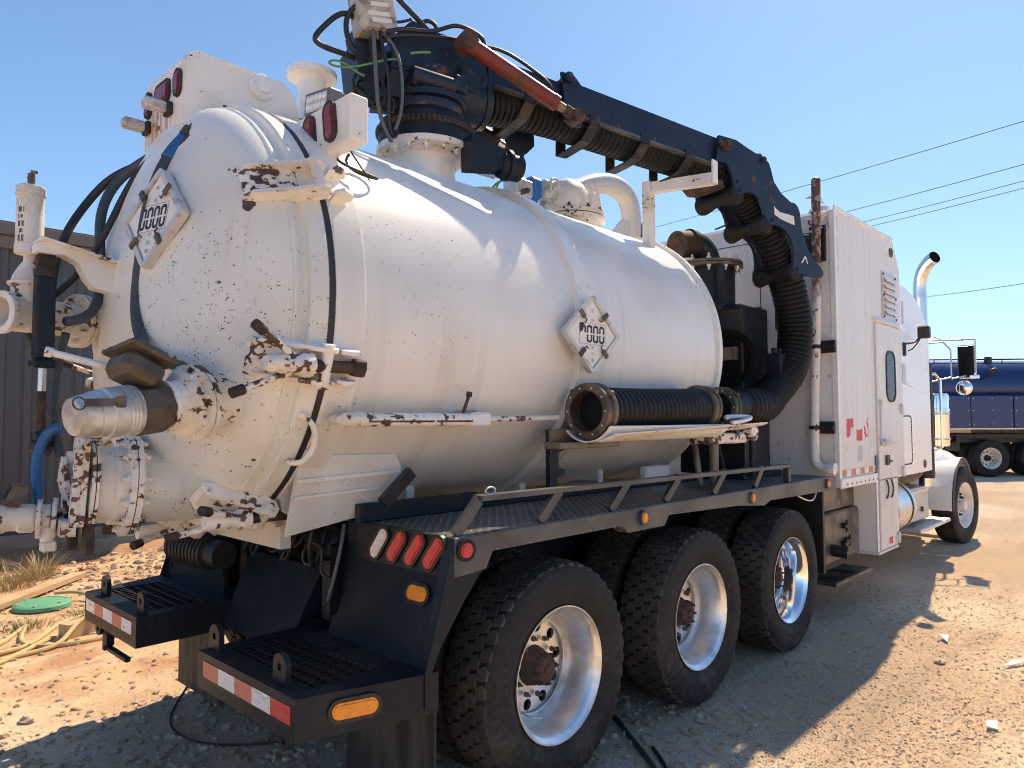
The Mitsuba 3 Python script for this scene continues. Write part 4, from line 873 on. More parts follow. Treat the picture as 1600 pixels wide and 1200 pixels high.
# hoses down the door
for pts, r, m, lab in (
    ([(-1.30, 0.10, 2.90), (-1.36, 0.20, 2.84), (-1.44, 0.32, 2.78), (-1.52, 0.38, 2.66), (-1.62, 0.36, 2.45), (-1.66, 0.34, 2.2), (-1.68, 0.25, 2.0)], 0.018, 'mat_rubber', None),
    ([(-1.30, 0.05, 2.89), (-1.36, 0.14, 2.84), (-1.43, 0.22, 2.76), (-1.50, 0.22, 2.60), (-1.515, 0.18, 2.38), (-1.52, 0.16, 2.25), (-1.56, 0.10, 2.13), (-1.62, 0.06, 2.08), (-1.68, 0.02, 2.06)], 0.021, 'mat_slate_hose', None),
    ([(-1.30, -0.02, 2.88), (-1.38, 0.06, 2.80), (-1.46, 0.12, 2.62), (-1.53, 0.17, 2.42), (-1.62, 0.28, 2.25), (-1.72, 0.33, 2.13), (-1.74, 0.25, 1.98)], 0.014, 'mat_rubber', None),
    ([(-1.30, -0.28, 2.90), (-1.37, -0.26, 2.80), (-1.43, -0.26, 2.68), (-1.475, -0.25, 2.50), (-1.49, -0.24, 2.34), (-1.50, -0.235, 2.19), (-1.51, -0.27, 2.055), (-1.51, -0.36, 1.946), (-1.50, -0.47, 1.885), (-1.49, -0.56, 1.867), (-1.47, -0.62, 1.845)], 0.022, 'mat_slate_hose', 'thick grey hose curving down the tank door'),
    ([(-1.505, -0.46, 1.886), (-1.53, -0.52, 1.85), (-1.56, -0.58, 1.82)], 0.016, 'mat_slate_hose', None),
    ([(-1.66, 0.10, 2.02), (-1.69, 0.12, 1.8), (-1.70, 0.06, 1.62), (-1.69, 0.0, 1.5)], 0.017, 'mat_slate_hose', None)):
    add('hydraulic_hose', tube(pts, r, 12, 70), m, T, smooth=True, label=lab)
add('hose_clamp', cyl((-1.315, -0.278, 2.885), (-1.335, -0.272, 2.85), 0.030), 'mat_coupling', T); add('hose_clamp', cyl((-1.475, -0.61, 1.85), (-1.465, -0.645, 1.835), 0.027), 'mat_coupling', T)
add('hose_sleeve', tube([(-1.335, -0.272, 2.85), (-1.37, -0.26, 2.80), (-1.405, -0.26, 2.74)], 0.0255, 14, 12), 'mat_blue_hose', T, smooth=True)
# ------------------------------------------------ chassis, deck, rear bumper
for y in (-0.41, 0.41): add('frame_rail', b2((-0.72, y - 0.04, 0.74), (9.0, y + 0.04, 1.01)), 'mat_black', T)
for x in (-0.6, 0.6, 1.9, 3.2, 4.6, 6.0, 7.4): add('cross_member', b2((x, -0.369, 0.78), (x + 0.1, 0.369, 0.97)), 'mat_black', T)
for x in (0, 1.289, 2.578): add('axle', cat(cyl((x, -1.0, 0.503), (x, 1.0, 0.503), 0.075), ball((x, 0, 0.52), 0.20)), 'mat_blackplain', T)
add('front_axle', cyl((8.5, -0.9, 0.5), (8.5, 0.9, 0.5), 0.06), 'mat_blackplain', T)
for x in (0, 1.289, 2.578):
    for s in (-1, 1): add('suspension_beam', b2((x - 0.45, s * 0.56 - 0.06, 0.60), (x + 0.45, s * 0.56 + 0.06, 0.80), 0.02), 'mat_void', T); add('air_spring', cyl((x + 0.3, s * 0.5, 0.45), (x + 0.3, s * 0.5, 0.75), 0.11), 'mat_void', T)
add('underbody', b2((-0.55, -0.36, 0.98), (3.4, 0.36, 1.12), 0.01), 'mat_void', T)
skirt = [(-0.69, 1.196), (-0.69, 1.05), (-0.52, 1.06), (-0.479, 1.131), (0.42, 1.131), (0.48, 1.09), (0.82, 1.09), (0.862, 1.142), (1.69, 1.118), (2.06, 1.085), (2.16, 1.112), (3.29, 1.095), (3.29, 1.196)]
for s, nm in ((-1, 'right'), (1, 'left')):
    d = add('deck', b2((-0.69, s * 0.56, 1.180), (3.29, s * 1.246, 1.200), 0.004), 'mat_deck', T)
    add('skirt', prism(skirt, (0, s * 1.25, 0), (1, 0, 0), (0, 0, 1), s * 0.006), 'mat_skirt', d)
    add('skirt_lip', cat(*[rect_bar((x0, s * 1.215, z0 - 0.002), (x1, s * 1.215, z1 - 0.002), 0.072, 0.006) for (x0, z0), (x1, z1) in ((skirt[3], skirt[4]), (skirt[4], skirt[5]), (skirt[5], skirt[6]), (skirt[6], skirt[7]), (skirt[7], skirt[8]), (skirt[8], skirt[9]), (skirt[9], skirt[10]), (skirt[10], skirt[11]))]), 'mat_deck', d)
    add('inner_kerb', cat(b2((-0.72, s * 0.63, 1.202), (0.0, s * 0.66, 1.285)), b2((0.0, s * 0.63, 1.202), (3.2, s * 0.65, 1.23))), 'mat_black', d)
    R_ = unique(f'{T}__side_rail'); yr = s * 1.215
    add('top_bar', cat(rect_bar((-0.53, yr, 1.338), (2.54, yr, 1.318), 0.055, 0.022)), 'mat_skirt', R_)
    for xa, xb in ((-0.655, -0.53), (-0.158, -0.02), (0.372, 0.52), (0.88, 1.03), (1.423, 1.575), (1.987, 2.11)): add('strut', rect_bar((xa, yr, 1.204), (xb, yr, 1.33), 0.045, 0.022, (0, 1, 0)), 'mat_skirt', R_)
    add('end_post', b2((2.50, yr - 0.022, 1.202), (2.54, yr + 0.022, 1.306)), 'mat_skirt', R_)
    add('rail_eye', sweep([(-0.46 + 0.022 * math.cos(t) * 1.3, yr + 0.0, 1.362 + 0.014 * math.sin(t)) for t in np.linspace(0, 6.3, 20)], 0.004, 6), 'mat_galv', R_, smooth=True)
    for x in (0.609, 1.87, 3.193): lamp(T, 'side_marker_lamp', (x, s * 1.2575, 1.148), (0, s, 0), (0, 0, 1), 0.05, 0.0501, 'mat_amber_lens', 0, 'mat_skirt', None, Point(0, 0).buffer(0.025, 12))
    # rear body panel, wing and bumper step
    yi, yo = 0.515, 1.246
    def Y(y): return s * y
    up_ = [(-0.705, Y(0.56), 1.20), (-0.705, Y(1.215), 1.20), (-0.705, Y(1.215), 1.05), (-0.705, Y(0.56), 1.05)]
    lo_ = [(-0.705, Y(1.215), 1.05), (-0.80, Y(1.19), 0.72), (-0.775, Y(yi), 0.72), (-0.705, Y(0.56), 1.05)]
    rp = add('rear_panel', cat(hull(up_ + [(p[0] + 0.03, p[1], p[2]) for p in up_]), hull(lo_ + [(p[0] + 0.03, p[1], p[2]) for p in lo_])), 'mat_black', T, smooth=False)
    wing = [(-0.69, 1.196), (-0.50, 1.196), (-0.478, 1.13), (-0.52, 1.085), (-0.571, 1.026), (-0.64, 0.95), (-0.70, 0.875), (-0.753, 0.808), (-0.79, 0.74), (-0.81, 0.68), (-0.815, 0.595), (-0.83, 0.595), (-0.83, 0.72), (-0.735, 1.03)]
    add('wing', cat(prism(wing, (0, s * 1.249, 0), (1, 0, 0), (0, 0, 1), s * 0.008), hull([(-0.704, Y(1.21), 1.199), (-0.685, Y(1.249), 1.199), (-0.704, Y(1.21), 1.03), (-0.70, Y(1.249), 1.0), (-0.80, Y(1.185), 0.72), (-0.80, Y(1.249), 0.72), (-0.67, Y(1.21), 1.199), (-0.72, Y(1.2), 0.8)])), 'mat_black', rp)
    add('deck_edge', rect_bar((-0.702, Y(0.56), 1.2045), (-0.702, Y(1.20), 1.2045), 0.03, 0.005), 'mat_black', rp)
    lc = [(0.800, 1.133, 'mat_clear_lens', 'white oval reversing lamp'), (0.918, 1.133, 'mat_red_lens', None), (1.035, 1.133, 'mat_red_lens', None), (1.152, 1.133, 'mat_red_lens', None)]
    for y, z, m, lab in lc: lamp(rp, 'tail_lamp', (-0.7065, Y(y), z), (-1, 0, 0), (0, 0, 1), 0.050, 0.150, m, -40 if s < 0 else 40, 'mat_blackplain', lab)
    lamp(rp, 'corner_lamp', (-0.640, s * 1.259, 1.150), (-0.1, s, 0), (0, 0, 1), 0.06, 0.06, 'mat_red_lens', 0, 'mat_black', 'round red lamp on the body corner', Point(0, 0).buffer(0.029, 14))
    nn = V(-0.30, 0, 0.09); nn /= np.linalg.norm(nn)
    lamp(rp, 'amber_lamp', (-0.731, Y(1.085), 0.972), nn, (0, 0, 1), 0.118, 0.056, 'mat_amber_lens', 0, 'mat_blackplain', 'amber oval lamp on the rear panel')
    st = unique(f'{T}__bumper_step'); zt, zb = 0.72, 0.575
    outl = [(-1.273, Y(0.345)), (-1.273, Y(1.105)), (-0.81, Y(1.246)), (-0.765, Y(1.246)), (-0.765, Y(0.345))]
    gr = sbox(-1.155, 0.0, -0.92, 0.0)
    x0, x1, ya, yb = -1.175, -0.905, 0.42, 1.06
    opening = sbox(x0, min(Y(ya), Y(yb)), x1, max(Y(ya), Y(yb)))
    poly = Polygon(outl); top = poly.difference(opening)
    add('top_plate', prism(top, (0, 0, zt - 0.008), (1, 0, 0), (0, 1, 0), 0.008), 'mat_black', st, smooth=False)
    add('skirt', cat(prism(poly.difference(poly.buffer(-0.010, join_style=2)), (0, 0, zb), (1, 0, 0), (0, 1, 0), zt - 0.0085 - zb)), 'mat_black', st, smooth=False)
    for q in range(15):
        y = ya + (yb - ya) * (q + 0.5) / 15; add('grate_bar', b2((x0, Y(y) - 0.0025, zt - 0.038), (x1, Y(y) + 0.0025, zt - 0.004), 0.0005), 'mat_blackplain', st, smooth=False)
    for q in range(5):
        x = x0 + (x1 - x0) * (q + 0.5) / 5; add('grate_bar', b2((x - 0.004, min(Y(ya), Y(yb)), zt - 0.028), (x + 0.004, max(Y(ya), Y(yb)), zt - 0.0035), 0.0005), 'mat_blackplain', st, smooth=False)
    for y, x in ((0.405, -1.235), (0.93, -1.235)):
        add('tie_lug', prism(Polygon([(-0.045, -0.02), (0.045, -0.02), (0.045, 0.06)] + [(0.045 * math.cos(t), 0.06 + 0.045 * math.sin(t)) for t in np.linspace(0, math.pi, 12)] + [(-0.045, 0.06)]).difference(Point(0, 0.058).buffer(0.014)), (x, Y(y), zt + 0.001), (0, 1, 0), (0, 0, 1), 0.022), 'mat_black', st)
    add('lower_lug', prism(Polygon([(-0.04, 0.02), (0.04, 0.02), (0.04, -0.05)] + [(0.04 * math.cos(t), -0.05 - 0.04 * math.sin(t)) for t in np.linspace(0, math.pi, 10)] + [(-0.04, -0.05)]).difference(Point(0, -0.055).buffer(0.014)), (-1.245, Y(0.98), zb + 0.02), (0, 1, 0), (0, 0, 1), 0.02), 'mat_black', st)
    ys = np.linspace(0.40, 1.08, 6)
    cols = ['mat_tape_red' if s < 0 else 'mat_tape_white', 'mat_tape_white' if s < 0 else 'mat_tape_faded'] * 3
    for q in range(5):
        a, b = ys[q], ys[q + 1]
        if s < 0: m = ('mat_tape_faded', 'mat_tape_white', 'mat_tape_faded', 'mat_tape_white', 'mat_tape_red')[q]
        else: m = ('mat_tape_white', 'mat_tape_faded', 'mat_tape_white', 'mat_tape_faded', 'mat_tape_white')[q]
        add('reflective_tape', b2((-1.2755, Y(a), 0.628), (-1.2735, Y(b) - s * 0.001, 0.690), 0.0003), m, st, smooth=False)
    e = V(0.463, s * 0.141, 0); e /= np.linalg.norm(e); nO = V(-e[1], e[0], 0) * (1 if s > 0 else -1); nO = nO if nO[1] * s > 0 else -nO
    lamp(st, 'amber_lamp', V(-1.273, Y(1.105), 0.655) + e * 0.205 + nO * 0.001, nO, (0, 0, 1), 0.165, 0.056, 'mat_amber_lens', 0, 'mat_blackplain', 'amber oval lamp on the bumper side')
    add('mud_flap', b2((-0.735, Y(0.60) , 0.075), (-0.723, Y(1.19), 0.70), 0.004), 'mat_flap', T)
    add('fender_liner', cat(lathe([(0.56, s * 0.56), (0.56, s * 0.575)], (0, 0, 0.5), (0, 1, 0), 8)), 'mat_void', T) if False else None
# hitch panel between the steps
hpnl = [(-0.70, 0.36, 0.96), (-0.70, -0.34, 0.96), (-0.86, -0.30, 0.60), (-0.86, 0.34, 0.60)]
add('hitch_panel', hull(hpnl + [(-0.40, p[1], p[2]) for p in hpnl] + [(-0.46, 0.36, 0.985), (-0.46, -0.34, 0.985)]), 'mat_black', T, smooth=False)
add('hitch_crossmember', cat(b2((-0.70, -0.62, 0.98), (-0.60, 0.62, 1.13)), b2((-0.76, -0.56, 0.70), (-0.68, -0.50, 1.10)), b2((-0.76, 0.50, 0.70), (-0.68, 0.56, 1.10)), b2((-0.74, -0.60, 0.62), (-0.66, 0.60, 0.74))), 'mat_void', T)
add('tow_hook', cat(b2((-1.21, 0.95, 0.44), (-1.17, 1.02, 0.58)), b2((-1.21, 0.99, 0.41), (-1.17, 1.02, 0.46)), b2((-1.20, 0.70, 0.41), (-1.17, 1.0, 0.435)), pipe((-1.215, 0.985, 0.535), (-1.165, 0.985, 0.535), 0.035, 0.014)), 'mat_black', T)
rl = [(0, 0)]
coil = []
cd = V(0.12, -1.0, -0.02); cd /= np.linalg.norm(cd); c0_ = V(-0.93, 0.70, 0.975)
for q in range(10): coil.append(lathe([(0.06, -0.013), (0.088, -0.010), (0.093, 0), (0.088, 0.010), (0.06, 0.013)], c0_ + cd * 0.034 * q, cd, 32))
add('rubber_bellows', cat(*coil, cyl(c0_ - cd * 0.012, c0_ + cd * 0.42, 0.070)), 'mat_rubber', T, kind=None)
add('bellows_end', lathe([(0, -0.03), (0.075, -0.03), (0.085, -0.022), (0.085, -0.013), (0, -0.013)], c0_, cd, 32), 'mat_void', T)
cab = []
rg2 = np.random.default_rng(12)
for q in range(9):
    y0 = rg2.uniform(-0.45, 0.25); y1 = y0 + rg2.uniform(-0.25, 0.25)
    cab.append([(-0.78, y0, 1.20), (-0.82 + rg2.uniform(-.05, .05), y0 + rg2.uniform(-.1, .1), 1.10), (-0.80, (y0 + y1) / 2, 1.00 + rg2.uniform(-.03, .05)), (-0.76, y1, 1.08), (-0.70, y1 + 0.05, 1.16)])
for c in cab: add('loose_cable', tube(c, rg2.uniform(0.006, 0.011), 8, 40), 'mat_rubber', T, smooth=True)
add('loose_cable', tube([(-0.72, -0.55, 1.19), (-0.76, -0.57, 1.05), (-0.78, -0.56, 0.95), (-0.785, -0.53, 0.86)], 0.009, 8, 30), 'mat_grey_cable', T, smooth=True)
add('loose_cable', tube([(-0.74, -0.50, 1.03), (-0.79, -0.42, 1.0), (-0.80, -0.34, 1.02), (-0.79, -0.38, 1.09), (-0.78, -0.46, 1.08), (-0.78, -0.46, 1.0), (-0.76, -0.52, 0.95)], 0.008, 8, 40), 'mat_rubber', T, smooth=True)
add('air_tank', cat(cyl((-0.68, -0.50, 1.08), (-0.68, -0.20, 1.10), 0.07, bv=0.02)), 'mat_black', T)
add('loose_cable', tube([(2.75, -1.2, 1.085), (2.85, -1.22, 1.05), (2.98, -1.22, 1.04), (3.1, -1.2, 1.09)], 0.006, 6, 24), 'mat_tape_white', T, smooth=True)

# ------------------------------------------------ wheels
(tyA, trA), (tyB, trB) = tyre_mesh(seed=1), tyre_mesh(w=0.275, blocks=True, seed=4)
ty_smooth = tyre_mesh(blocks=False)[0]
src = {}
for ax_i, x in enumerate((0, 1.289, 2.578)):
    for s in (-1, 1):
        rot = T4() if s < 0 else T4().rotate([0, 0, 1], 180)
        spin = 13.0 * ax_i + 5
        def place(yc): return T4().translate([x, yc, 0.503]) @ rot @ T4().rotate([0, 1, 0], spin)
        W = unique(f'{T}__rear_wheel')
        if 'tyre' not in src:
            src['tyre'] = add('tyre', tyA, 'mat_tyre', W, smooth=28); scene[src['tyre']]['to_world'] = place(-1.085)
            src['tread'] = add('tread', trA, 'mat_tread', W, smooth=28, kind='stuff'); scene[src['tread']]['to_world'] = place(-1.085)
            src['rim'] = add('rim', cat(dual_rim, dual_disc), 'mat_alu', W, smooth=35); scene[src['rim']]['to_world'] = place(-1.215)
            src['hub'] = add('hub', hub_mesh(0.09), 'mat_rust', W, smooth=35); scene[src['hub']]['to_world'] = place(-1.215)
        else:
            reuse('tyre', src['tyre'], W, place(s * 1.085)); labels[reuse('tread', src['tread'], W, place(s * 1.085))] = {'kind': 'stuff'}; reuse('rim', src['rim'], W, place(s * 1.215), 'mat_alu_bright' if ax_i == 2 else None)
            reuse('hub', src['hub'], W, place(s * 1.215))
        for q in range(10):
            if 'nut' not in src: src['nut'] = add('wheel_nut', nut_one, 'mat_coupling', W, smooth=30); scene[src['nut']]['to_world'] = place(s * 1.215)
            else: reuse('wheel_nut', src['nut'], W, place(s * 1.215) @ T4().rotate([0, 1, 0], 36 * q))
        I = unique(f'{T}__inner_wheel')
        if 'ity' not in src:
            src['ity'] = add('tyre', tyB, 'mat_tyre', I, smooth=28); scene[src['ity']]['to_world'] = place(s * 0.765)
            src['itr'] = add('tread', trB, 'mat_tread', I, smooth=28, kind='stuff'); scene[src['itr']]['to_world'] = place(s * 0.765)
            src['irim'] = add('rim', lathe([(0.10, 0.05), (0.24, 0.05), (0.285, 0.10), (0.297, 0.12), (0.297, -0.12), (0.26, -0.10), (0.25, 0.04), (0.10, 0.04)], (0, 0, 0), (0, 1, 0), 36), 'mat_steel', I); scene[src['irim']]['to_world'] = place(s * 0.765)
        else: reuse('tyre', src['ity'], I, place(s * 0.765)); labels[reuse('tread', src['itr'], I, place(s * 0.765))] = {'kind': 'stuff'}; reuse('rim', src['irim'], I, place(s * 0.765))
add('valve_stem', tube([(-0.10, -1.05, 0.32), (-0.09, -1.10, 0.31), (-0.05, -1.13, 0.305)], 0.005, 6, 16), 'mat_galv', T, smooth=True)
# steer wheels
srim = cat(lathe([(0.303, 0.012), (0.298, 0.002), (0.290, 0.004), (0.280, 0.018), (0.262, 0.045), (0.245, 0.075), (0.24, 0.10), (0.22, 0.105), (0.21, 0.115)], (0, 0, 0), (0, 1, 0), 60), disc_holes(0.08, 0.215, 10, 0.185, 0.017, 0.112, -0.014), lathe([(0, 0.0), (0.06, 0.0), (0.075, 0.02), (0.085, 0.08), (0.09, 0.12), (0, 0.12)], (0, 0, 0), (0, 1, 0), 28))
snut = cyl((0.142, 0.105, 0), (0.142, 0.065, 0), 0.020, 0.015, n=8)
for s in (-1, 1):
    W = unique(f'{T}__steer_wheel'); rot = T4() if s < 0 else T4().rotate([0, 0, 1], 180)
    def place(y): return T4().translate([8.5, s * y, 0.505]) @ rot @ T4().rotate([0, 0, 1], -6)
    for n, m, mt, y in (('tyre', ty_smooth, 'mat_tyre', 1.01), ('rim', srim, 'mat_rim_white', 1.135)):
        k = add(n, m, mt, W, smooth=30); scene[k]['to_world'] = place(y)
    for q in range(10): k = add('wheel_nut', snut, 'mat_blackplain', W, smooth=30); scene[k]['to_world'] = place(1.135) @ T4().rotate([0, 1, 0], 36 * q)

# ------------------------------------------------ suction hose lying on its tray
tr = unique(f'{T}__hose_tray')
trough = [(x, 0) for x in ()]
arc = [(-1.05 + 0.175 * math.sin(t), 1.715 - 0.175 * math.cos(t)) for t in np.linspace(-1.0, 0.9, 14)]
arc2 = [(-1.05 + 0.182 * math.sin(t), 1.715 - 0.182 * math.cos(t)) for t in np.linspace(0.9, -1.0, 14)]
add('trough', prism(Polygon(arc + arc2), (0.40, 0, 0), (0, 1, 0), (0, 0, 1), 1.30), 'mat_white', tr)
add('tray_lip', cat(hull([(0.42, -1.215, 1.575), (2.22, -1.215, 1.625), (0.42, -1.19, 1.56), (2.22, -1.19, 1.61), (0.42, -1.12, 1.535), (2.05, -1.12, 1.585), (0.42, -1.12, 1.545), (2.05, -1.12, 1.595), (0.42, -1.215, 1.581), (2.22, -1.215, 1.631)])), 'mat_chip_light', tr)
add('bracket', cat(b2((0.28, -0.98, 1.50), (0.80, -0.86, 1.535)), hull([(0.28, -0.92, 1.60), (0.80, -0.92, 1.60), (0.28, -0.90, 1.50), (0.80, -0.90, 1.50), (0.72, -0.92, 1.62), (0.3, -0.88, 1.6)])), 'mat_steel', tr)
add('post', cat(cyl((1.86, -1.0, 1.21), (1.86, -1.0, 1.50), 0.030), cyl((1.80, -0.93, 1.21), (1.78, -0.90, 1.5), 0.02)), 'mat_steel', tr)
add('hinge_bracket', cat(b2((1.62, -1.10, 1.49), (2.15, -0.95, 1.56), 0.01), cyl((2.18, -1.14, 1.56), (2.18, -0.98, 1.56), 0.055)), 'mat_dark_chip', tr)
add('white_coupler_ring', tube([(1.72, -1.20, 1.635), (1.95, -1.20, 1.65), (2.02, -1.18, 1.665), (1.95, -1.14, 1.67), (1.75, -1.16, 1.66)], 0.014, 8, 40), 'mat_white', tr, smooth=True)
def coupling(parent, c, d, r=0.145, ri=0.105, L=0.09):
    c = np.array(c, float); d = np.array(d, float); d /= np.linalg.norm(d)
    add('coupling', lathe([(ri, 0), (r - 0.004, 0), (r + 0.004, 0.006), (r + 0.004, 0.026), (r - 0.006, 0.032), (r - 0.008, 0.05), (r + 0.006, 0.056), (r + 0.006, L - 0.006), (r - 0.006, L), (ri, L), (ri, 0)], c, d, 48), 'mat_coupling', parent)
    _, u, w = basis(d)
    for a, sz in ((1.57, 1.0), (1.57 + 2.3, 0.8), (1.57 - 2.2, 0.8)):
        q = c + (math.cos(a) * u + math.sin(a) * w) * (r + 0.012) + d * 0.045
        add('latch_ear', bx(q, (0.05 * sz, 0.04 * sz, 0.035 * sz), 0.008), 'mat_coupling', parent)
    for a in np.arange(10) * 0.628: add('rivet', ball(c + (math.cos(a) * u + math.sin(a) * w) * (r - 0.018) - d * 0.001, 0.006, sub=1), 'mat_galv', parent)
SH = thing('suction_hose', 'short black ribbed suction hose lying in the white side tray of the tank', 'hose')
add('hose_body', ribbed([(0.48, -1.05, 1.70), (0.9, -1.05, 1.705), (1.3, -1.05, 1.715), (1.58, -1.05, 1.725)], 0.123, 0.046, 0.009, 40), 'mat_hose', SH, smooth=40)
coupling(SH, (0.40, -1.05, 1.695), (1, 0, 0.02), 0.142, 0.108); coupling(SH, (1.63, -1.05, 1.727), (-1, 0, -0.02), 0.136, 0.10)
add('liner', pipe((0.402, -1.05, 1.695), (1.6, -1.05, 1.725), 0.107, 0.104, 36), 'mat_rust', SH)

# ------------------------------------------------ boom
TH = math.radians(15.72); EB = V(math.cos(TH), -math.sin(TH), 0); NB = V(-math.sin(TH), -math.cos(TH), 0); OB = V(0.031, -0.20, 0)
def Q2(s_, z): return 0.9959 * s_ - 0.0269 * z + 0.1009, 0.0278 * s_ + 0.9744 * z - 0.0305
def BP(s_, z, off=0.0): a_, b_ = Q2(s_, z); return OB + EB * a_ + NB * off + V(0, 0, b_)
ped = unique(f'{T}__boom_pedestal')
PX, PY = 0.031, -0.20; po = (PX, PY, -0.112)
add('riser', cyl((PX, PY, 2.8), (PX, PY, 3.16), 0.168, n=56), 'mat_white', ped)
add('collar', lathe([(0.1660, 3.235), (0.1867, 3.245), (0.1867, 3.258), (0.1660, 3.262)], po, (0, 0, 1), 56), 'mat_chip_light', ped)
add('flange', lathe([(0.1245, 3.258), (0.2739, 3.258), (0.2772, 3.262), (0.2772, 3.288), (0.2739, 3.292), (0.1245, 3.292)], po, (0, 0, 1), 64), 'mat_chip_light', ped)
for q in range(16):
    a = q * math.pi / 8 + 0.1; p = (PX + 0.237 * math.cos(a), PY + 0.237 * math.sin(a), 3.147)
    add('bolt', hexbolt(p, (0, 0, -1), 0.018, 0.018), 'mat_chip_heavy', ped)
add('slew_ring', cat(lathe([(0.1660, 3.293), (0.2639, 3.293), (0.2673, 3.30), (0.2673, 3.365), (0.2615, 3.37), (0.2490, 3.372), (0.2490, 3.385), (0.2615, 3.39), (0.2615, 3.43), (0.2241, 3.45), (0.2175, 3.47), (0.1660, 3.48)], po, (0, 0, 1), 64)), 'mat_black', ped)
add('chain', cat([bx((PX + 0.264 * math.cos(a), PY + 0.264 * math.sin(a), 3.270), (0.03, 0.03, 0.035), 0.004) for a in np.linspace(0, 6.283, 60, endpoint=False)]), 'mat_rust', ped, kind='stuff')
add('swivel', cat(lathe([(0.1660, 3.47), (0.2117, 3.475), (0.2200, 3.49), (0.2200, 3.52), (0.2075, 3.53), (0.2324, 3.535), (0.2365, 3.54), (0.2365, 3.565), (0.2075, 3.57), (0.1950, 3.60), (0.1950, 3.72), (0.1660, 3.72)], po, (0, 0, 1), 56)), 'mat_boom', ped)
for q in range(14):
    a = q * 2 * math.pi / 14; add('swivel_bolt', hexbolt((PX + 0.220 * math.cos(a), PY + 0.220 * math.sin(a), 3.454), (0, 0, 1), 0.014, 0.014), 'mat_rust', ped)
add('slew_motor', cat(hull([BP(0.10, z, o) for z in (3.12, 3.30) for o in (0.22, 0.36)] + [BP(0.36, z, o) for z in (3.14, 3.24) for o in (0.24, 0.34)]), cyl(BP(0.30, 3.18, 0.29), BP(0.44, 3.17, 0.29), 0.075, bv=0.01), cyl(BP(0.34, 3.18, 0.29), BP(0.36, 3.18, 0.29), 0.088)), 'mat_black', ped)
BM = unique(f'{T}__boom')
th2 = math.atan2(3.777 - 3.886, 1.0)
zt_ = lambda s_: 3.953 - 0.108 * s_
zb_ = lambda s_: 3.745 - 0.1065 * s_
def bprism(pts, o0, th):
    pts = pts if hasattr(pts, 'geom_type') else Polygon(pts)
    return prism(affinity.affine_transform(pts, [0.9959, -0.0269, 0.0278, 0.9744, 0.1009, -0.0305]), OB + NB * o0, EB, (0, 0, 1), th)
# ez = EB x z = NB direction
add('turret_box', cat(bprism([(-0.27, 3.68), (-0.25, 3.86), (-0.14, 3.975), (0.02, 3.945), (0.30, 3.925), (0.34, 3.70)], -0.14, 0.28), bprism([(-0.24, 3.70), (-0.22, 3.86), (-0.13, 3.955), (0.0, 3.93), (0.0, 3.70)], 0.1402, 0.006)), 'mat_boom', BM, smooth=20)
add('turret_cover', cat(b2((-0.03, -0.2, 3.52), (0.30, 0.20, 3.7))) if False else cat(hull([BP(s_, z, o) for s_, z in ((-0.30, 3.52), (-0.26, 3.70), (0.10, 3.70), (0.10, 3.55)) for o in (-0.13, 0.13)])), 'mat_blackplain', BM)
add('inlet_elbow', cat(cyl(BP(-0.12, 3.64), BP(0.34, 3.655), 0.150, n=44), cyl(BP(0.32, 3.653), BP(0.36, 3.655), 0.158, n=44), bx(BP(0.20, 3.70, 0.145), (0.14, 0.05, 0.12), 0.006)), 'mat_boom', BM)
add('actuator_cylinder', cat(cyl(BP(-0.18, 3.635, 0.20), BP(0.08, 3.615, 0.20), 0.048, n=28, bv=0.004), bx(BP(0.10, 3.635, 0.20), (0.06, 0.06, 0.085), 0.006), cyl(BP(0.08, 3.615, 0.20), BP(0.15, 3.61, 0.20), 0.026)), 'mat_boom', BM)
for o in (0.118, -0.130): add('inner_beam', bprism([(0.34, zt_(0.34) - 0.02), (0.94, zt_(0.94) - 0.02), (0.94, zb_(0.94) + 0.01), (0.34, zb_(0.34) + 0.01)], o, 0.012), 'mat_boom', BM, smooth=20)
add('inner_beam_top', bprism([(0.30, zt_(0.3) - 0.022), (0.94, zt_(0.94) - 0.022), (0.94, zt_(0.94) - 0.035), (0.30, zt_(0.3) - 0.035)], -0.117, 0.234), 'mat_boom', BM, smooth=20)
for o in (0.138, -0.152): add('outer_beam', bprism([(0.90, zt_(0.90)), (2.40, zt_(2.40)), (2.40, zb_(2.4)), (0.90, zb_(0.9))], o, 0.014), 'mat_boom', BM, smooth=20)
add('beam_top', bprism([(0.90, zt_(0.90) - 0.002), (2.40, zt_(2.40) - 0.002), (2.40, zt_(2.4) - 0.016), (0.90, zt_(0.9) - 0.016)], -0.1375, 0.275), 'mat_boom', BM, smooth=20)
for o in (0.125, -0.170): add('beam_flange', bprism([(0.36, zb_(0.36) + 0.006), (2.15, zb_(2.15) + 0.002), (2.15, zb_(2.15) - 0.012), (0.36, zb_(0.36) - 0.008)], o, 0.045), 'mat_skirt', BM, smooth=20)
add('collar_plate', cat(bprism([(0.84, zt_(0.84) + 0.035), (0.94, zt_(0.94) + 0.035), (1.00, zt_(1.0) - 0.02), (1.0, zb_(1.0) + 0.02), (0.86, zb_(0.86) - 0.01)], 0.1462, 0.02), bprism([(0.84, zt_(0.84) + 0.035), (0.94, zt_(0.94) + 0.035), (1.00, zt_(1.0) - 0.02), (1.0, zb_(1.0) + 0.02), (0.86, zb_(0.86) - 0.01)], -0.1662, 0.02), cyl(BP(0.88, zt_(0.88) + 0.0, -0.19), BP(0.88, zt_(0.88), 0.19), 0.024, n=16), b2(*sorted([0, 0])) if False else cyl(BP(0.88, zt_(0.88), 0.165), BP(0.88, zt_(0.88), 0.20), 0.034, n=6)), 'mat_boom', BM)
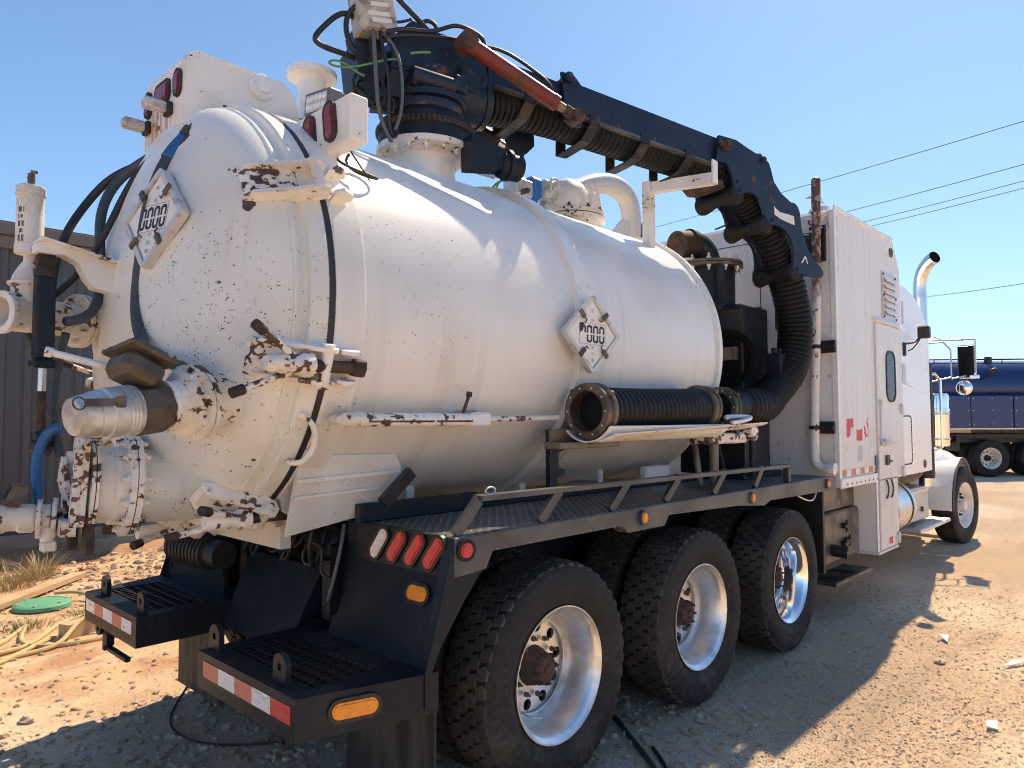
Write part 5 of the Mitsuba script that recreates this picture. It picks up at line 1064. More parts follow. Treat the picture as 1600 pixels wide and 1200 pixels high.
for s_, off in ((0.18, 0.1), (1.05, 0.0), (1.30, 0.08), (1.48, -0.05), (1.93, 0.1), (2.18, 0.05)): add('top_lug', bx(BP(s_, zt_(s_) + 0.012, off), (0.06, 0.03, 0.028), 0.005), 'mat_boom', BM)
add('top_stop', bprism([(1.45, zt_(1.45)), (1.53, zt_(1.53)), (1.53, zt_(1.53) + 0.045), (1.50, zt_(1.5) + 0.05)], -0.03, 0.05), 'mat_boom', BM)
def bcyl(nm, a, b, ra, rb, fr, m, mr, o, rod_end=True):
    a, b = BP(*a, o), BP(*b, o); d = b - a; mid = a + d * fr
    k = unique(f'{T}__{nm}')
    u = d / np.linalg.norm(d)
    add('barrel', cat(cyl(a, mid, ra, n=28, bv=0.004), cyl(a - u * 0.02, a + u * 0.06, ra * 1.1, n=28, bv=0.006), cyl(mid - u * 0.03, mid + u * 0.005, ra * 1.05, n=28)), m, k)
    add('rod', cyl(mid, b, rb, n=20), mr, k)
    add('rod_eye', cat(cyl(b - NB * 0.04, b + NB * 0.04, ra * 0.95, n=22), cyl(b - u * 0.09, b, ra * 0.72, n=16)), 'mat_rust', k)
    add('base_eye', cyl(a - NB * 0.06, a + NB * 0.06, ra * 1.1, n=20), 'mat_rust', k)
bcyl('lift_cylinder', (0.115, 3.845), (0.855, 3.565), 0.046, 0.026, 0.80, 'mat_redcyl', 'mat_steel', 0.28)
bcyl('lift_cylinder', (0.30, 3.64), (0.72, 3.475), 0.050, 0.028, 0.66, 'mat_black', 'mat_rod', -0.21)
add('cylinder_lug', bprism([(0.60, 3.64), (0.84, 3.62), (0.84, 3.53), (0.78, 3.47), (0.70, 3.45), (0.64, 3.50)], -0.185, 0.02), 'mat_boom', BM); add('cylinder_lug', cat(bprism([(0.82, 3.66), (0.98, 3.64), (0.97, 3.56), (0.90, 3.55), (0.84, 3.58)], 0.165, 0.02)), 'mat_boom', BM)
# hose hangers under the beam
for s_ in (0.60, 1.08, 1.50, 1.90):
    zb0 = zb_(s_); zl = zb0 - 0.135; k = None
    P = [BP(s_, zb0 + 0.03, 0.172), BP(s_, zb0 - 0.035, 0.172), BP(s_ - 0.02, zl + 0.02, 0.10), BP(s_ - 0.03, zl, 0.02), BP(s_ - 0.03, zl - 0.005, -0.15), BP(s_ - 0.03, zl + 0.0, -0.168), BP(s_ - 0.02, zb0 + 0.02, -0.172)]
    ms = []
    for a, b in zip(P[:-1], P[1:]):
        d = (b - a) / np.linalg.norm(b - a); n2 = np.cross(EB, d); n2 /= np.linalg.norm(n2)
        ms.append(hull([p + EB * x + n2 * y for p in (a, b) for x in (-0.038, 0.038) for y in (-0.005, 0.005)]))
    add('hose_hanger', cat(*ms), 'mat_hanger', BM, smooth=20)
# elbow plates and rollers
plate = [(2.142, 3.533), (2.18, 3.725), (2.351, 3.719), (2.479, 3.676), (2.561, 3.653), (2.61, 3.66), (2.652, 3.63), (2.70, 3.60), (2.718, 3.556), (2.749, 3.461), (2.825, 3.385), (2.928, 3.331), (2.985, 3.325), (3.015, 3.30), (3.032, 3.263), (3.046, 3.138), (3.096, 3.004), (3.165, 2.91), (3.264, 2.843), (3.291, 2.807), (3.285, 2.78), (3.253, 2.765), (3.106, 2.764), (2.964, 2.783), (2.93, 2.823), (2.941, 2.912), (2.935, 2.999), (2.91, 3.05), (2.868, 3.091), (2.82, 3.118), (2.765, 3.128), (2.681, 3.13), (2.648, 3.163), (2.624, 3.196), (2.612, 3.25), (2.585, 3.301), (2.55, 3.33), (2.503, 3.344), (2.438, 3.341), (2.357, 3.305), (2.318, 3.347), (2.297, 3.451), (2.251, 3.528)]
pg = Polygon(plate).buffer(0.012, 4).buffer(-0.012, 4)
EL = unique(f'{T}__boom_elbow')
for o in (0.165, -0.19): add('side_plate', cat(bprism(pg, o, 0.022)), 'mat_boom', EL, smooth=20)
add('top_tube', cyl(BP(2.46, 3.66, -0.17), BP(2.46, 3.66, 0.17), 0.035, n=24), 'mat_galv', EL)
add('spacer', cat([cyl(BP(s_, z, -0.17), BP(s_, z, 0.17), 0.018, n=12) for s_, z in ((3.0, 3.27), (3.22, 2.82), (2.72, 3.52), (2.65, 3.60))]), 'mat_black', EL)
add('pivot_boss', cat(cyl(BP(2.234, 3.655, 0.187), BP(2.234, 3.655, 0.215), 0.042, n=6), cyl(BP(2.234, 3.655, 0.187), BP(2.234, 3.655, 0.235), 0.022, n=16), bx(BP(2.20, 3.655, 0.20), (0.08, 0.02, 0.03), 0.004)), 'mat_rust', EL)
add('upper_bolt', cat(cyl(BP(2.63, 3.615, 0.187), BP(2.63, 3.615, 0.205), 0.022, n=12), cyl(BP(2.63, 3.615, 0.205), BP(2.63, 3.615, 0.215), 0.012, n=10)), 'mat_rust', EL)
for s_, z in ((2.47, 3.34), (2.35, 3.41), (2.37, 3.345), (2.71, 3.165), (2.975, 2.81)): add('bolt', hexbolt(BP(s_, z, 0.187), NB, 0.012, 0.008), 'mat_blackplain', EL)
for s_, z in ((2.355, 3.345), (2.655, 3.155), (2.965, 2.822)):
    add('roller', lathe([(0, -0.185), (0.05, -0.185), (0.068, -0.175), (0.072, -0.15), (0.058, -0.09), (0.046, -0.04), (0.043, 0), (0.046, 0.04), (0.058, 0.09), (0.072, 0.15), (0.068, 0.175), (0.05, 0.185), (0, 0.185)], BP(s_, z - 0.03), NB, 32), 'mat_tyre', EL, smooth=50)
rgp = np.random.default_rng(2)
sk = Polygon([(2.735, 3.275), (2.75, 3.262), (2.80, 3.235), (2.86, 3.232), (2.925, 3.225), (2.958, 3.222), (2.962, 3.152), (2.87, 3.168), (2.80, 3.185), (2.738, 3.21)])
add('peeled_sticker', bprism(sk, 0.1872, 0.0012), 'mat_paper', EL, smooth=False)
for a, b in (((3.03, 2.862), (3.075, 2.915)), ((3.075, 2.915), (3.10, 2.862))): add('chevron_mark', cat(bprism(LineString([a, b]).buffer(0.0055, cap_style=2), 0.1872, 0.0012)), 'mat_paper', EL, smooth=False)
for a, b in (((3.09, 2.905), (3.125, 2.855)), ((3.115, 2.925), (3.16, 2.86))): add('chevron_mark', cat(bprism(LineString([a, b]).buffer(0.0055, cap_style=2), 0.1872, 0.0012)), 'mat_ink', EL, smooth=False)
# boom hose
bh = [BP(0.34, 3.66), BP(0.70, 3.68), BP(1.2, 3.645), BP(1.7, 3.60), BP(2.1, 3.565), BP(2.32, 3.54), BP(2.52, 3.465), BP(2.69, 3.345), BP(2.82, 3.20), BP(2.93, 3.04), BP(3.03, 2.87), BP(3.125, 2.62), BP(3.165, 2.42), BP(3.15, 2.22), BP(3.05, 2.00), BP(2.88, 1.86), BP(2.68, 1.785), BP(2.40, 1.745), (2.30, -0.97, 1.738)]
bh[-2] = (2.50, -1.0, 1.748); bh[-3] = (2.70, -0.985, 1.775)
add('boom_hose', ribbed(bh, 0.133, 0.040, 0.010, 40), 'mat_hose', T, smooth=40, label='thick black ribbed hose under the boom hanging in a curve')
HE = unique(f'{T}__hose_end')
coupling(HE, (1.98, -0.97, 1.733), (1, 0, 0.01), 0.135, 0.102, 0.08)
add('cuff', cyl((2.05, -0.97, 1.734), (2.32, -0.97, 1.740), 0.122, n=40), 'mat_hose', HE)
add('liner', cat(pipe((1.982, -0.97, 1.733), (2.3, -0.97, 1.738), 0.101, 0.098, 36), cyl((2.25, -0.97, 1.737), (2.26, -0.97, 1.737), 0.10)), 'mat_rust', HE)
# control box and hoses at the boom head
CB = unique(f'{T}__control_box')
CM = np.eye(4); CM[:3, 0] = EB * 0.985 + V(0, 0, 0.17); CM[:3, 0] /= np.linalg.norm(CM[:3, 0]); CM[:3, 1] = np.cross(V(0, 0, 1), CM[:3, 0]); CM[:3, 1] /= np.linalg.norm(CM[:3, 1]); CM[:3, 2] = np.cross(CM[:3, 0], CM[:3, 1]); CM[:3, 3] = BP(-0.355, 3.985, 0.10)
add('case', move(cat(bx((0, 0, 0), (0.205, 0.15, 0.26), 0.012), bx((0, -0.078, 0), (0.195, 0.012, 0.25), 0.004)), CM), 'mat_boxgrey', CB)
for q, (z, w) in enumerate(((0.07, 0.13), (0.0, 0.10), (-0.05, 0.12), (-0.085, 0.11))): add('label_strip', move(bx((0.012 * (q % 2), -0.0855, z), (w, 0.003, 0.022), 0.0005), CM), 'mat_scrap', CB)
add('mount', cat(hull([BP(s_, z, o) for s_, z in ((-0.44, 3.90), (-0.30, 3.88), (-0.22, 3.72), (-0.40, 3.66)) for o in (-0.1, 0.06)]), hull([BP(s_, z, o) for s_, z in ((-0.46, 3.80), (-0.28, 3.75), (-0.30, 3.60), (-0.44, 3.58)) for o in (-0.14, 0.12)])), 'mat_blackplain', CB)
add('plug', cat(hull([BP(s_, z, o) for s_, z in ((-0.46, 3.545), (-0.38, 3.60), (-0.30, 3.52), (-0.36, 3.47)) for o in (0.05, 0.14)]), cyl(BP(-0.46, 3.53, 0.1), BP(-0.36, 3.46, 0.12), 0.03), bx(BP(-0.30, 3.47, 0.1), (0.09, 0.05, 0.025), 0.004)), 'mat_blackplain', CB)
for pts, r, m in (([(-0.42, 3.93, 0.05), (-0.52, 3.93, 0.1), (-0.63, 3.82, 0.1), (-0.665, 3.75, 0.1), (-0.62, 3.725, 0.1), (-0.50, 3.72, 0.08), (-0.40, 3.70, 0.05)], 0.014, 'mat_rubber'), ([(-0.27, 4.14, 0.12), (-0.20, 4.06, 0.14), (-0.12, 4.0, 0.14), (-0.04, 3.955, 0.12)], 0.015, 'mat_rubber'),
                  ([(-0.31, 3.83, 0.2), (-0.19, 3.875, 0.21), (-0.04, 3.905, 0.215), (0.09, 3.965, 0.22), (0.18, 3.962, 0.22), (0.255, 3.93, 0.22), (0.27, 3.90, 0.20)], 0.012, 'mat_rubber'), ([(-0.33, 3.80, 0.2), (-0.19, 3.845, 0.21), (-0.03, 3.875, 0.215), (0.12, 3.90, 0.2)], 0.010, 'mat_rubber'),
                  ([(0.27, 3.90, 0.19), (0.45, 3.90, 0.19), (0.62, 3.83, 0.2), (0.72, 3.76, 0.21), (0.735, 3.71, 0.21)], 0.010, 'mat_rubber'), ([(-0.06, 3.95, 0.1), (-0.05, 4.01, 0.1), (0.0, 4.02, 0.1), (0.02, 3.95, 0.1)], 0.012, 'mat_rubber'),
                  ([(-0.37, 3.86, 0.15), (-0.39, 3.70, 0.22), (-0.39, 3.50, 0.24), (-0.37, 3.34, 0.24), (-0.32, 3.25, 0.22), (-0.30, 3.24, 0.2)], 0.011, 'mat_grey_cable'), ([(-0.33, 3.86, 0.15), (-0.34, 3.72, 0.22), (-0.33, 3.50, 0.26), (-0.335, 3.36, 0.26), (-0.30, 3.26, 0.22), (-0.26, 3.31, 0.2)], 0.010, 'mat_rubber'),
                  ([(-0.31, 3.80, 0.2), (-0.27, 3.68, 0.25), (-0.26, 3.50, 0.27), (-0.275, 3.36, 0.27), (-0.30, 3.28, 0.25)], 0.009, 'mat_grey_cable'), ([(-0.35, 3.86, 0.12), (-0.36, 3.60, 0.2), (-0.345, 3.44, 0.22), (-0.39, 3.40, 0.2), (-0.43, 3.44, 0.18), (-0.36, 3.49, 0.2), (-0.30, 3.38, 0.22)], 0.008, 'mat_rubber'),
                  ([(-0.44, 3.565, 0.2), (-0.52, 3.595, 0.2), (-0.60, 3.61, 0.2), (-0.625, 3.592, 0.2), (-0.59, 3.582, 0.2), (-0.41, 3.63, 0.22), (-0.27, 3.685, 0.22)], 0.006, 'mat_green_cable'), ([(-0.19, 3.735, 0.225), (-0.13, 3.755, 0.225), (-0.075, 3.768, 0.225)], 0.007, 'mat_green_cable'),
                  ([(-0.30, 3.92, 0.15), (-0.22, 3.93, 0.17), (-0.16, 3.96, 0.17)], 0.008, 'mat_rubber'), ([(-0.45, 3.98, 0.12), (-0.50, 3.88, 0.1), (-0.47, 3.76, 0.1), (-0.42, 3.72, 0.1)], 0.014, 'mat_rubber'), ([(-0.44, 3.62, 0.12), (-0.48, 3.55, 0.14), (-0.47, 3.48, 0.14)], 0.009, 'mat_rubber')):
    add('boom_cable', tube([BP(*p) for p in pts], r, 8, 60), m, T, smooth=True)

# cradle post carrying the boom end
CR = unique(f'{T}__boom_cradle')
add('post', b2((1.80, -0.565, 2.84), (1.87, -0.495, 3.365), 0.006), 'mat_chip_light', CR)
a0, a1 = V(1.845, -0.49, 3.325), V(1.85, -1.035, 3.275)
add('arm', rect_bar(a0 + V(0, -0.076, -0.008), a1, 0.066, 0.075), 'mat_chip_light', CR)
add('stop', b2((1.815, -1.050, 3.24), (1.885, -1.0365, 3.40), 0.003), 'mat_white', CR)
add('pad', hull([BP(s_, z, o) for s_, z in ((2.10, 3.40), (2.25, 3.42), (2.27, 3.36), (2.16, 3.35)) for o in (-0.12, 0.14)]), 'mat_rust', CR)
# ------------------------------------------------ valves and pipes on the tank top
sp_ = [V(0.48, -0.1, 3.200), V(1.12, 0.3, 3.583), V(1.21, 0.1, 3.464), V(0.48, -0.3, 3.108)]
add('deflector_plate', hull(sp_ + [q + V(0.01, -0.003, 0.014) for q in sp_]), 'mat_chip_light', T, smooth=20)
VS = unique(f'{T}__top_valve_set'); labels[VS] = {'label': 'grey and blue valve beside the white relief dome on the tank top'}
add('manifold', cat(bx((1.02, 0.0, 3.24), (0.17, 0.14, 0.12), 0.012), cyl((0.98, 0.0, 3.0), (0.98, 0.0, 3.2), 0.05), bx((1.03, 0.0, 3.31), (0.08, 0.06, 0.03), 0.006)), 'mat_galv', VS)
add('blue_body', cat(bx((1.16, 0, 3.275), (0.12, 0.12, 0.15), 0.02), cyl((1.16, 0, 3.0), (1.16, 0, 3.2), 0.045)), 'mat_blue_valve', VS)
add('camlock', cat(lathe([(0, 0.0), (0.062, 0), (0.066, 0.04), (0.058, 0.05), (0.058, 0.075), (0.074, 0.08), (0.078, 0.10), (0.078, 0.14), (0.070, 0.15), (0.070, 0.19), (0.05, 0.195), (0, 0.195)], (1.33, 0, 3.15), (0, 0, 1), 36)), 'mat_castalu', VS)
add('camlock_base', lathe([(0, -0.12), (0.085, -0.12), (0.085, -0.05), (0.070, -0.045), (0.070, 0.0), (0, 0)], (1.33, 0, 3.15), (0, 0, 1), 36), 'mat_chip', VS)
add('camlock_lever', cat(tube([(1.27, -0.08, 3.28), (1.26, -0.10, 3.34), (1.33, -0.08, 3.37), (1.40, -0.08, 3.33)], 0.010, 8, 24), bx((1.33, 0, 3.36), (0.10, 0.05, 0.03), 0.006)), 'mat_castalu', VS)
add('small_hose', cat(tube([(0.95, -0.02, 3.28), (0.86, 0.02, 3.26), (0.80, 0.05, 3.18), (0.80, 0.05, 3.05)], 0.008, 8, 30), tube([(0.97, -0.05, 3.30), (0.88, -0.04, 3.30), (0.82, 0.0, 3.22), (0.80, 0.02, 3.06)], 0.006, 8, 30)), 'mat_green_cable', VS)
add('brass_fitting', cat(cyl((0.99, -0.06, 3.20), (0.99, -0.12, 3.20), 0.02, n=8), cyl((0.99, -0.1, 3.20), (0.99, -0.13, 3.20), 0.013)), 'mat_olive', VS)
RD = unique(f'{T}__relief_dome')
add('dome', cat(lathe([(0.18, 3.14), (0.19, 3.20), (0.185, 3.26), (0.165, 3.33), (0.125, 3.39), (0.07, 3.425), (0, 3.435)], (1.55, 0, 0), (0, 0, 1), 44)), 'mat_white', RD)
add('flange', cat(pipe((1.60, 0, 3.11), (1.60, 0, 3.14), 0.255, 0.1, 48), pipe((1.60, 0, 3.148), (1.60, 0, 3.178), 0.255, 0.1, 48), cyl((1.60, 0, 3.0), (1.60, 0, 3.11), 0.20, n=40)), 'mat_chip_light', RD)
add('flange_gasket', pipe((1.60, 0, 3.141), (1.60, 0, 3.147), 0.25, 0.1, 48), 'mat_rubber', RD)
for q in range(10): add('bolt', hexbolt((1.60 + 0.23 * math.cos(q * 0.628), 0.23 * math.sin(q * 0.628), 3.179), (0, 0, 1), 0.018, 0.016), 'mat_coupling', RD)
add('lifting_lug', cat(prism(Polygon([(-0.07, 0), (0.07, 0), (0.05, 0.20), (0.03, 0.235), (-0.03, 0.235), (-0.05, 0.20)]).difference(Point(0, 0.185).buffer(0.02)), (1.66, -0.19, 3.13), (1, 0, 0), (0.0, 0.15, 1), 0.02)), 'mat_white', RD)
UP = unique(f'{T}__return_pipe'); labels[UP] = {'label': 'white bent vent pipe arching over the tank top'}
pp = spline([(1.62, 0.10, 3.36), (1.80, 0.09, 3.44), (1.98, 0.06, 3.52), (2.16, 0.04, 3.555), (2.32, 0.01, 3.51), (2.39, 0.0, 3.40), (2.40, 0.0, 3.2), (2.40, 0.0, 2.8)], 90)
add('pipe', sweep(pp, 0.083, 30), 'mat_white', UP, smooth=True)
add('gusset', cat(prism([(2.08, 2.95), (2.08, 3.13), (2.22, 3.27), (2.34, 3.27), (2.34, 2.9)], (0, -0.02, 0), (1, 0, 0), (0, 0, 1), 0.02), hull([(2.16, -0.16, 2.98), (2.32, -0.16, 2.98), (2.24, -0.04, 3.12), (2.32, -0.04, 3.12), (2.2, -0.02, 2.98), (2.32, -0.02, 2.98)])), 'mat_white', UP)
add('hinge_strip', b2((2.46, -0.09, 2.95), (2.49, -0.05, 3.28)), 'mat_wire', UP)

# ------------------------------------------------ blower gear between tank and body box
BL = unique(f'{T}__blower_unit')
add('cabinet', b2((2.62, -0.845, 1.22), (3.10, -0.30, 2.54), 0.01), 'mat_black', BL)
add('cabinet_face', cat(b2((2.60, -0.865, 1.30), (2.618, -0.60, 2.50), 0.003), [hexbolt((2.60, y, 2.44), (-1, 0, 0), 0.012, 0.008) for y in (-0.82, -0.72, -0.64)]), 'mat_blackplain', BL)
add('drive_guard', lathe([(0, 0), (0.20, 0), (0.22, 0.02), (0.22, 0.05), (0.18, 0.055), (0.16, 0.03), (0, 0.03)], (2.60, -0.74, 2.12), (-1, -0.3, 0), 40), 'mat_void', BL)
add('cross_bar', cat(b2((2.52, -0.84, 2.10), (2.575, -0.50, 2.20), 0.004)), 'mat_steel', BL)
add('belt', tube([(2.55, -0.62, 2.08), (2.54, -0.66, 1.85), (2.55, -0.74, 1.72), (2.56, -0.84, 1.78)], 0.014, 8, 40), 'mat_rubber', BL, smooth=True)
add('drum', cat(cyl((2.72, -0.52, 2.5), (2.72, -0.52, 2.86), 0.21, n=44), b2((2.52, -0.76, 2.54), (2.54, -0.70, 2.84))), 'mat_black', BL)
add('drum_flange', cat(pipe((2.72, -0.52, 2.855), (2.72, -0.52, 2.875), 0.275, 0.1, 48), pipe((2.72, -0.52, 2.88), (2.72, -0.52, 2.90), 0.275, 0.1, 48)), 'mat_coupling', BL)
for q in range(12): add('flange_bolt', cat(hexbolt((2.72 + 0.25 * math.cos(q * 0.5236), -0.52 + 0.25 * math.sin(q * 0.5236), 2.90), (0, 0, 1), 0.018, 0.022), hexbolt((2.72 + 0.25 * math.cos(q * 0.5236), -0.52 + 0.25 * math.sin(q * 0.5236), 2.855), (0, 0, -1), 0.018, 0.022)), 'mat_galv', BL)
el = [V(2.72 - 0.15 + 0.15 * math.cos(t), -0.52 + (0.15 - 0.15 * math.cos(t)) * 0.35, 2.90 + 0.01 + 0.15 * math.sin(t)) for t in np.linspace(0, math.pi / 2 * 1.05, 24)]
add('elbow', sweep(el, 0.100, 30), 'mat_boom', BL, smooth=True)
add('elbow_sleeve', cat(cyl(el[-1] + V(0.03, 0, 0), el[-1] + V(-0.15, 0.04, -0.03), 0.106, n=36), pipe(el[-1] + V(0.02, 0, 0), el[-1] + V(-0.03, 0.012, 0), 0.112, 0.08, 36)), 'mat_rust', BL)
add('hydraulic_block', cat(bx((2.95, -1.0, 2.08), (0.24, 0.12, 0.16), 0.012), [cyl((2.86 + 0.09 * q, -1.0, 2.16), (2.86 + 0.09 * q, -1.0, 2.20), 0.025) for q in range(3)], bx((3.08, -1.02, 2.06), (0.05, 0.14, 0.20), 0.006)), 'mat_black', BL)
add('lower_mount', cat(cyl((2.6, -0.92, 1.22), (2.6, -0.92, 1.6), 0.02), b2((2.5, -0.9, 1.202), (3.2, -0.5, 1.24)), tube([(2.40, -0.80, 1.25), (2.36, -0.76, 1.5), (2.42, -0.70, 1.7)], 0.02, 8, 20)), 'mat_black', BL)

# ------------------------------------------------ body box with door and cabinet
BXT = unique(f'{T}__body_box')
XF = 3.48
bp_ = [(XF, 1.095), (XF, 3.36), (XF + 0.03, 3.39), (5.05, 3.405), (5.09, 3.39), (5.30, 3.13), (5.30, 1.095)]
add('shell', prism(bp_, (0, 1.25, 0), (1, 0, 0), (0, 0, 1), 2.5), 'mat_box', BXT, smooth=20)
add('edge_trim', cat(b2((XF - 0.012, -1.258, 1.10), (XF + 0.035, -1.251, 3.37)), b2((XF - 0.012, -1.2585, 1.10), (XF - 0.002, -1.215, 3.37)), rect_bar((XF, -1.254, 3.385), (5.06, -1.254, 3.402), 0.012, 0.045)), 'mat_white', BXT)
add('base_rail', cat(b2((XF - 0.01, -1.268, 1.088), (4.40, -1.252, 1.165), 0.003)), 'mat_white', BXT)
for q in range(8): add('rivet', ball((XF + 0.12 + 0.11 * q, -1.268, 1.115), 0.008, sub=1), 'mat_wire', BXT)
for q in range(8):
    if q % 2 == 0: add('reflective_tape', b2((3.52 + 0.1125 * q, -1.2545, 1.178), (3.52 + 0.1125 * (q + 0.86), -1.2515, 1.232), 0.0004), 'mat_tape_faded', BXT, smooth=False)
    else: add('reflective_tape', b2((3.52 + 0.1125 * q, -1.2545, 1.178), (3.52 + 0.1125 * (q + 0.98), -1.2515, 1.232), 0.0004), 'mat_tape_white', BXT, smooth=False)
for y in (-0.62, 0.0, 0.62): add('panel_seam', b2((XF - 0.004, y - 0.004, 1.15), (XF - 0.0015, y + 0.004, 3.36), 0.0005), 'mat_wire', BXT)
add('panel_seam', b2((XF - 0.004, -1.2, 3.205), (XF - 0.0015, 1.2, 3.212), 0.0005), 'mat_wire', BXT)
for x in (3.85, 4.24): add('panel_seam', b2((x - 0.005, -1.2516, 1.24), (x + 0.005, -1.2502, 3.36), 0.0004), 'mat_white', BXT)
add('rear_vent', cat(b2((XF - 0.03, -1.19, 2.95), (XF - 0.002, -1.06, 3.25), 0.004)), 'mat_blackplain', BXT)
add('torn_sticker', cat(prism(Polygon([(-1.06, 2.98), (-1.02, 3.0), (-0.98, 3.07), (-0.96, 3.12), (-1.0, 3.2), (-1.05, 3.19)]), (XF - 0.003, 0, 0), (0, 1, 0), (0, 0, 1), -0.001)), 'mat_ink', BXT, smooth=False)
for p in ((XF - 0.004, -1.075, 3.30),): add('round_port', cat(pipe(p, (p[0] + 0.01, p[1], p[2]), 0.03, 0.018)), 'mat_coupling', BXT)
add('round_port', cat(pipe((5.02, -1.262, 3.27), (5.02, -1.25, 3.27), 0.045, 0.028), cyl((5.02, -1.256, 3.27), (5.02, -1.2505, 3.27), 0.03)), 'mat_coupling', BXT)
add('roof_wire', tube([(XF + 0.05, -0.55, 3.39), (XF - 0.02, -0.50, 3.42), (XF - 0.03, -0.38, 3.42), (XF, -0.2, 3.40)], 0.008, 8, 30), 'mat_rubber', BXT, smooth=True)
add('roof_vent', cyl((XF + 0.12, -1.12, 3.39), (XF + 0.12, -1.12, 3.44), 0.05, n=20), 'mat_galv', BXT)
add('wall_handle', bar([(XF, -0.62, 2.42), (XF - 0.06, -0.62, 2.42), (XF - 0.06, -0.62, 2.62), (XF, -0.62, 2.62)], 0.011), 'mat_blackplain', BXT)
add('wall_handle', bar([(XF, -0.78, 2.42), (XF - 0.06, -0.78, 2.42), (XF - 0.06, -0.78, 2.62), (XF, -0.78, 2.62)], 0.011), 'mat_blackplain', BXT)
add('wall_bracket', cat(b2((XF - 0.08, -0.66, 2.88), (XF, -0.58, 2.94)), b2((XF - 0.06, -0.78, 2.895), (XF - 0.02, -0.58, 2.93))), 'mat_steel', BXT)
VT = unique(f'{T}__louvre_vent')
vx0, vx1, vz0, vz1 = 4.70, 5.12, 2.59, 3.045
vp = Polygon([(vx0, vz0), (vx1, vz0), (vx1, vz1), (vx0, vz1)])
add('frame', cat(prism(vp.difference(sbox(vx0 + 0.045, vz0 + 0.045, vx1 - 0.045, vz1 - 0.045)), (0, -1.2505, 0), (1, 0, 0), (0, 0, 1), 0.014), prism(vp.buffer(-0.03), (0, -1.2505, 0), (1, 0, 0), (0, 0, 1), 0.002)), 'mat_galv', VT, smooth=False)
for q in range(6):
    z = vz0 + 0.055 + 0.062 * q
    add('slat', hull([(x, y, zz) for x in (vx0 + 0.047, vx1 - 0.047) for y, zz in ((-1.254, z + 0.062), (-1.286, z + 0.006), (-1.285, z), (-1.253, z + 0.045))]), 'mat_white', VT, smooth=False)
for x in (vx0 + 0.022, vx1 - 0.022):
    for z in np.linspace(vz0 + 0.025, vz1 - 0.025, 3): add('screw', ball((x, -1.266, z), 0.010, sub=1), 'mat_blackplain', VT)
DR = unique(f'{T}__side_door')
dx0, dx1 = 4.44, 5.20
add('leaf', cat(b2((dx0, -1.272, 1.10), (dx1, -1.2505, 2.53), 0.006)), 'mat_box', DR)
add('lower_leaf', b2((dx0, -1.272, 0.47), (4.98, -1.2505, 1.092), 0.006), 'mat_box', DR)
add('head_trim', hull([(dx0 - 0.02, -1.251, 2.535), (dx1 + 0.02, -1.251, 2.535), (dx0 - 0.02, -1.29, 2.545), (dx1 + 0.02, -1.29, 2.545), (dx0 - 0.02, -1.251, 2.60), (dx1 + 0.02, -1.251, 2.60)]), 'mat_white', DR)
wg = rrect(0.25, 0.45, 0.09, 4.83, 2.05)
add('window_seal', prism(wg.buffer(0.018).difference(wg), (0, -1.2725, 0), (1, 0, 0), (0, 0, 1), 0.010), 'mat_rubber', DR); add('window_pane', prism(wg, (0, -1.2725, 0), (1, 0, 0), (0, 0, 1), 0.005), 'mat_glass', DR)
add('handle', cat(bx((4.56, -1.295, 1.43), (0.20, 0.03, 0.05), 0.01), rect_bar((4.50, -1.315, 1.44), (4.78, -1.325, 1.425), 0.02, 0.025), cyl((4.50, -1.27, 1.44), (4.50, -1.32, 1.44), 0.03)), 'mat_galv', DR)
add('latch', cat(bx((4.64, -1.285, 1.27), (0.08, 0.02, 0.09), 0.004), bx((4.70, -1.29, 1.26), (0.07, 0.02, 0.02), 0.003)), 'mat_coupling', DR)
for x in (4.60, 4.74): add('latch_rod', tube([(x, -1.28, 1.09), (x + 0.02, -1.29, 1.0), (x, -1.28, 0.92)], 0.008, 6, 16), 'mat_wire', DR)
for z in (1.14, 1.745, 0.53): add('hinge', cat(cyl((5.14 if z > 1.1 else 4.93, -1.283, z - 0.05), (5.14 if z > 1.1 else 4.93, -1.283, z + 0.05), 0.014), bx((5.12 if z > 1.1 else 4.91, -1.275, z), (0.09, 0.012, 0.07), 0.003)), 'mat_galv', DR)
add('door_rod', cat(cyl((4.47, -1.285, 1.42), (4.47, -1.285, 1.80), 0.008, n=8), bx((4.47, -1.285, 1.80), (0.03, 0.03, 0.05), 0.004)), 'mat_galv', DR)
add('side_reflector', b2((4.37, -1.262, 1.14), (4.425, -1.252, 1.32), 0.004), 'mat_grey_cable', BXT)
add('reflective_tape', b2((4.66, -1.2755, 0.50), (4.76, -1.2725, 0.56), 0.0004), 'mat_tape_red', DR)
add('lower_cabinet', cat(b2((4.40, -1.249, 0.45), (4.985, -0.55, 1.092), 0.006), b2((4.39, -1.262, 0.43), (4.99, -0.55, 0.452), 0.003)), 'mat_box', BXT)
add('cabinet_edge', cat(b2((4.385, -1.256, 0.455), (4.437, -1.2495, 1.088), 0.002), b2((4.3925, -1.256, 0.455), (4.3985, -0.60, 1.088), 0.001)), 'mat_white', BXT)
HT = unique(f'{T}__hydraulic_tank')
add('tank_body', b2((3.55, -1.10, 0.44), (4.385, -0.50, 0.86), 0.015), 'mat_steel', HT)
for x, z in ((3.95, 0.73), (3.93, 0.58), (4.02, 0.60)): add('knob', cat(cyl((x, -1.10, z), (x, -1.145, z), 0.025, n=12), bx((x, -1.14, z), (0.12, 0.02, 0.03), 0.006), bx((x, -1.14, z), (0.03, 0.02, 0.10), 0.006)), 'mat_blackplain', HT)
add('pipe_stub', cyl((3.70, -1.10, 0.55), (3.72, -1.22, 0.54), 0.05, n=20), 'mat_black', HT)
add('tread_plate', b2((3.50, -1.06, 0.87), (4.385, -1.05, 1.09), 0.002), 'mat_tread_plate', HT)
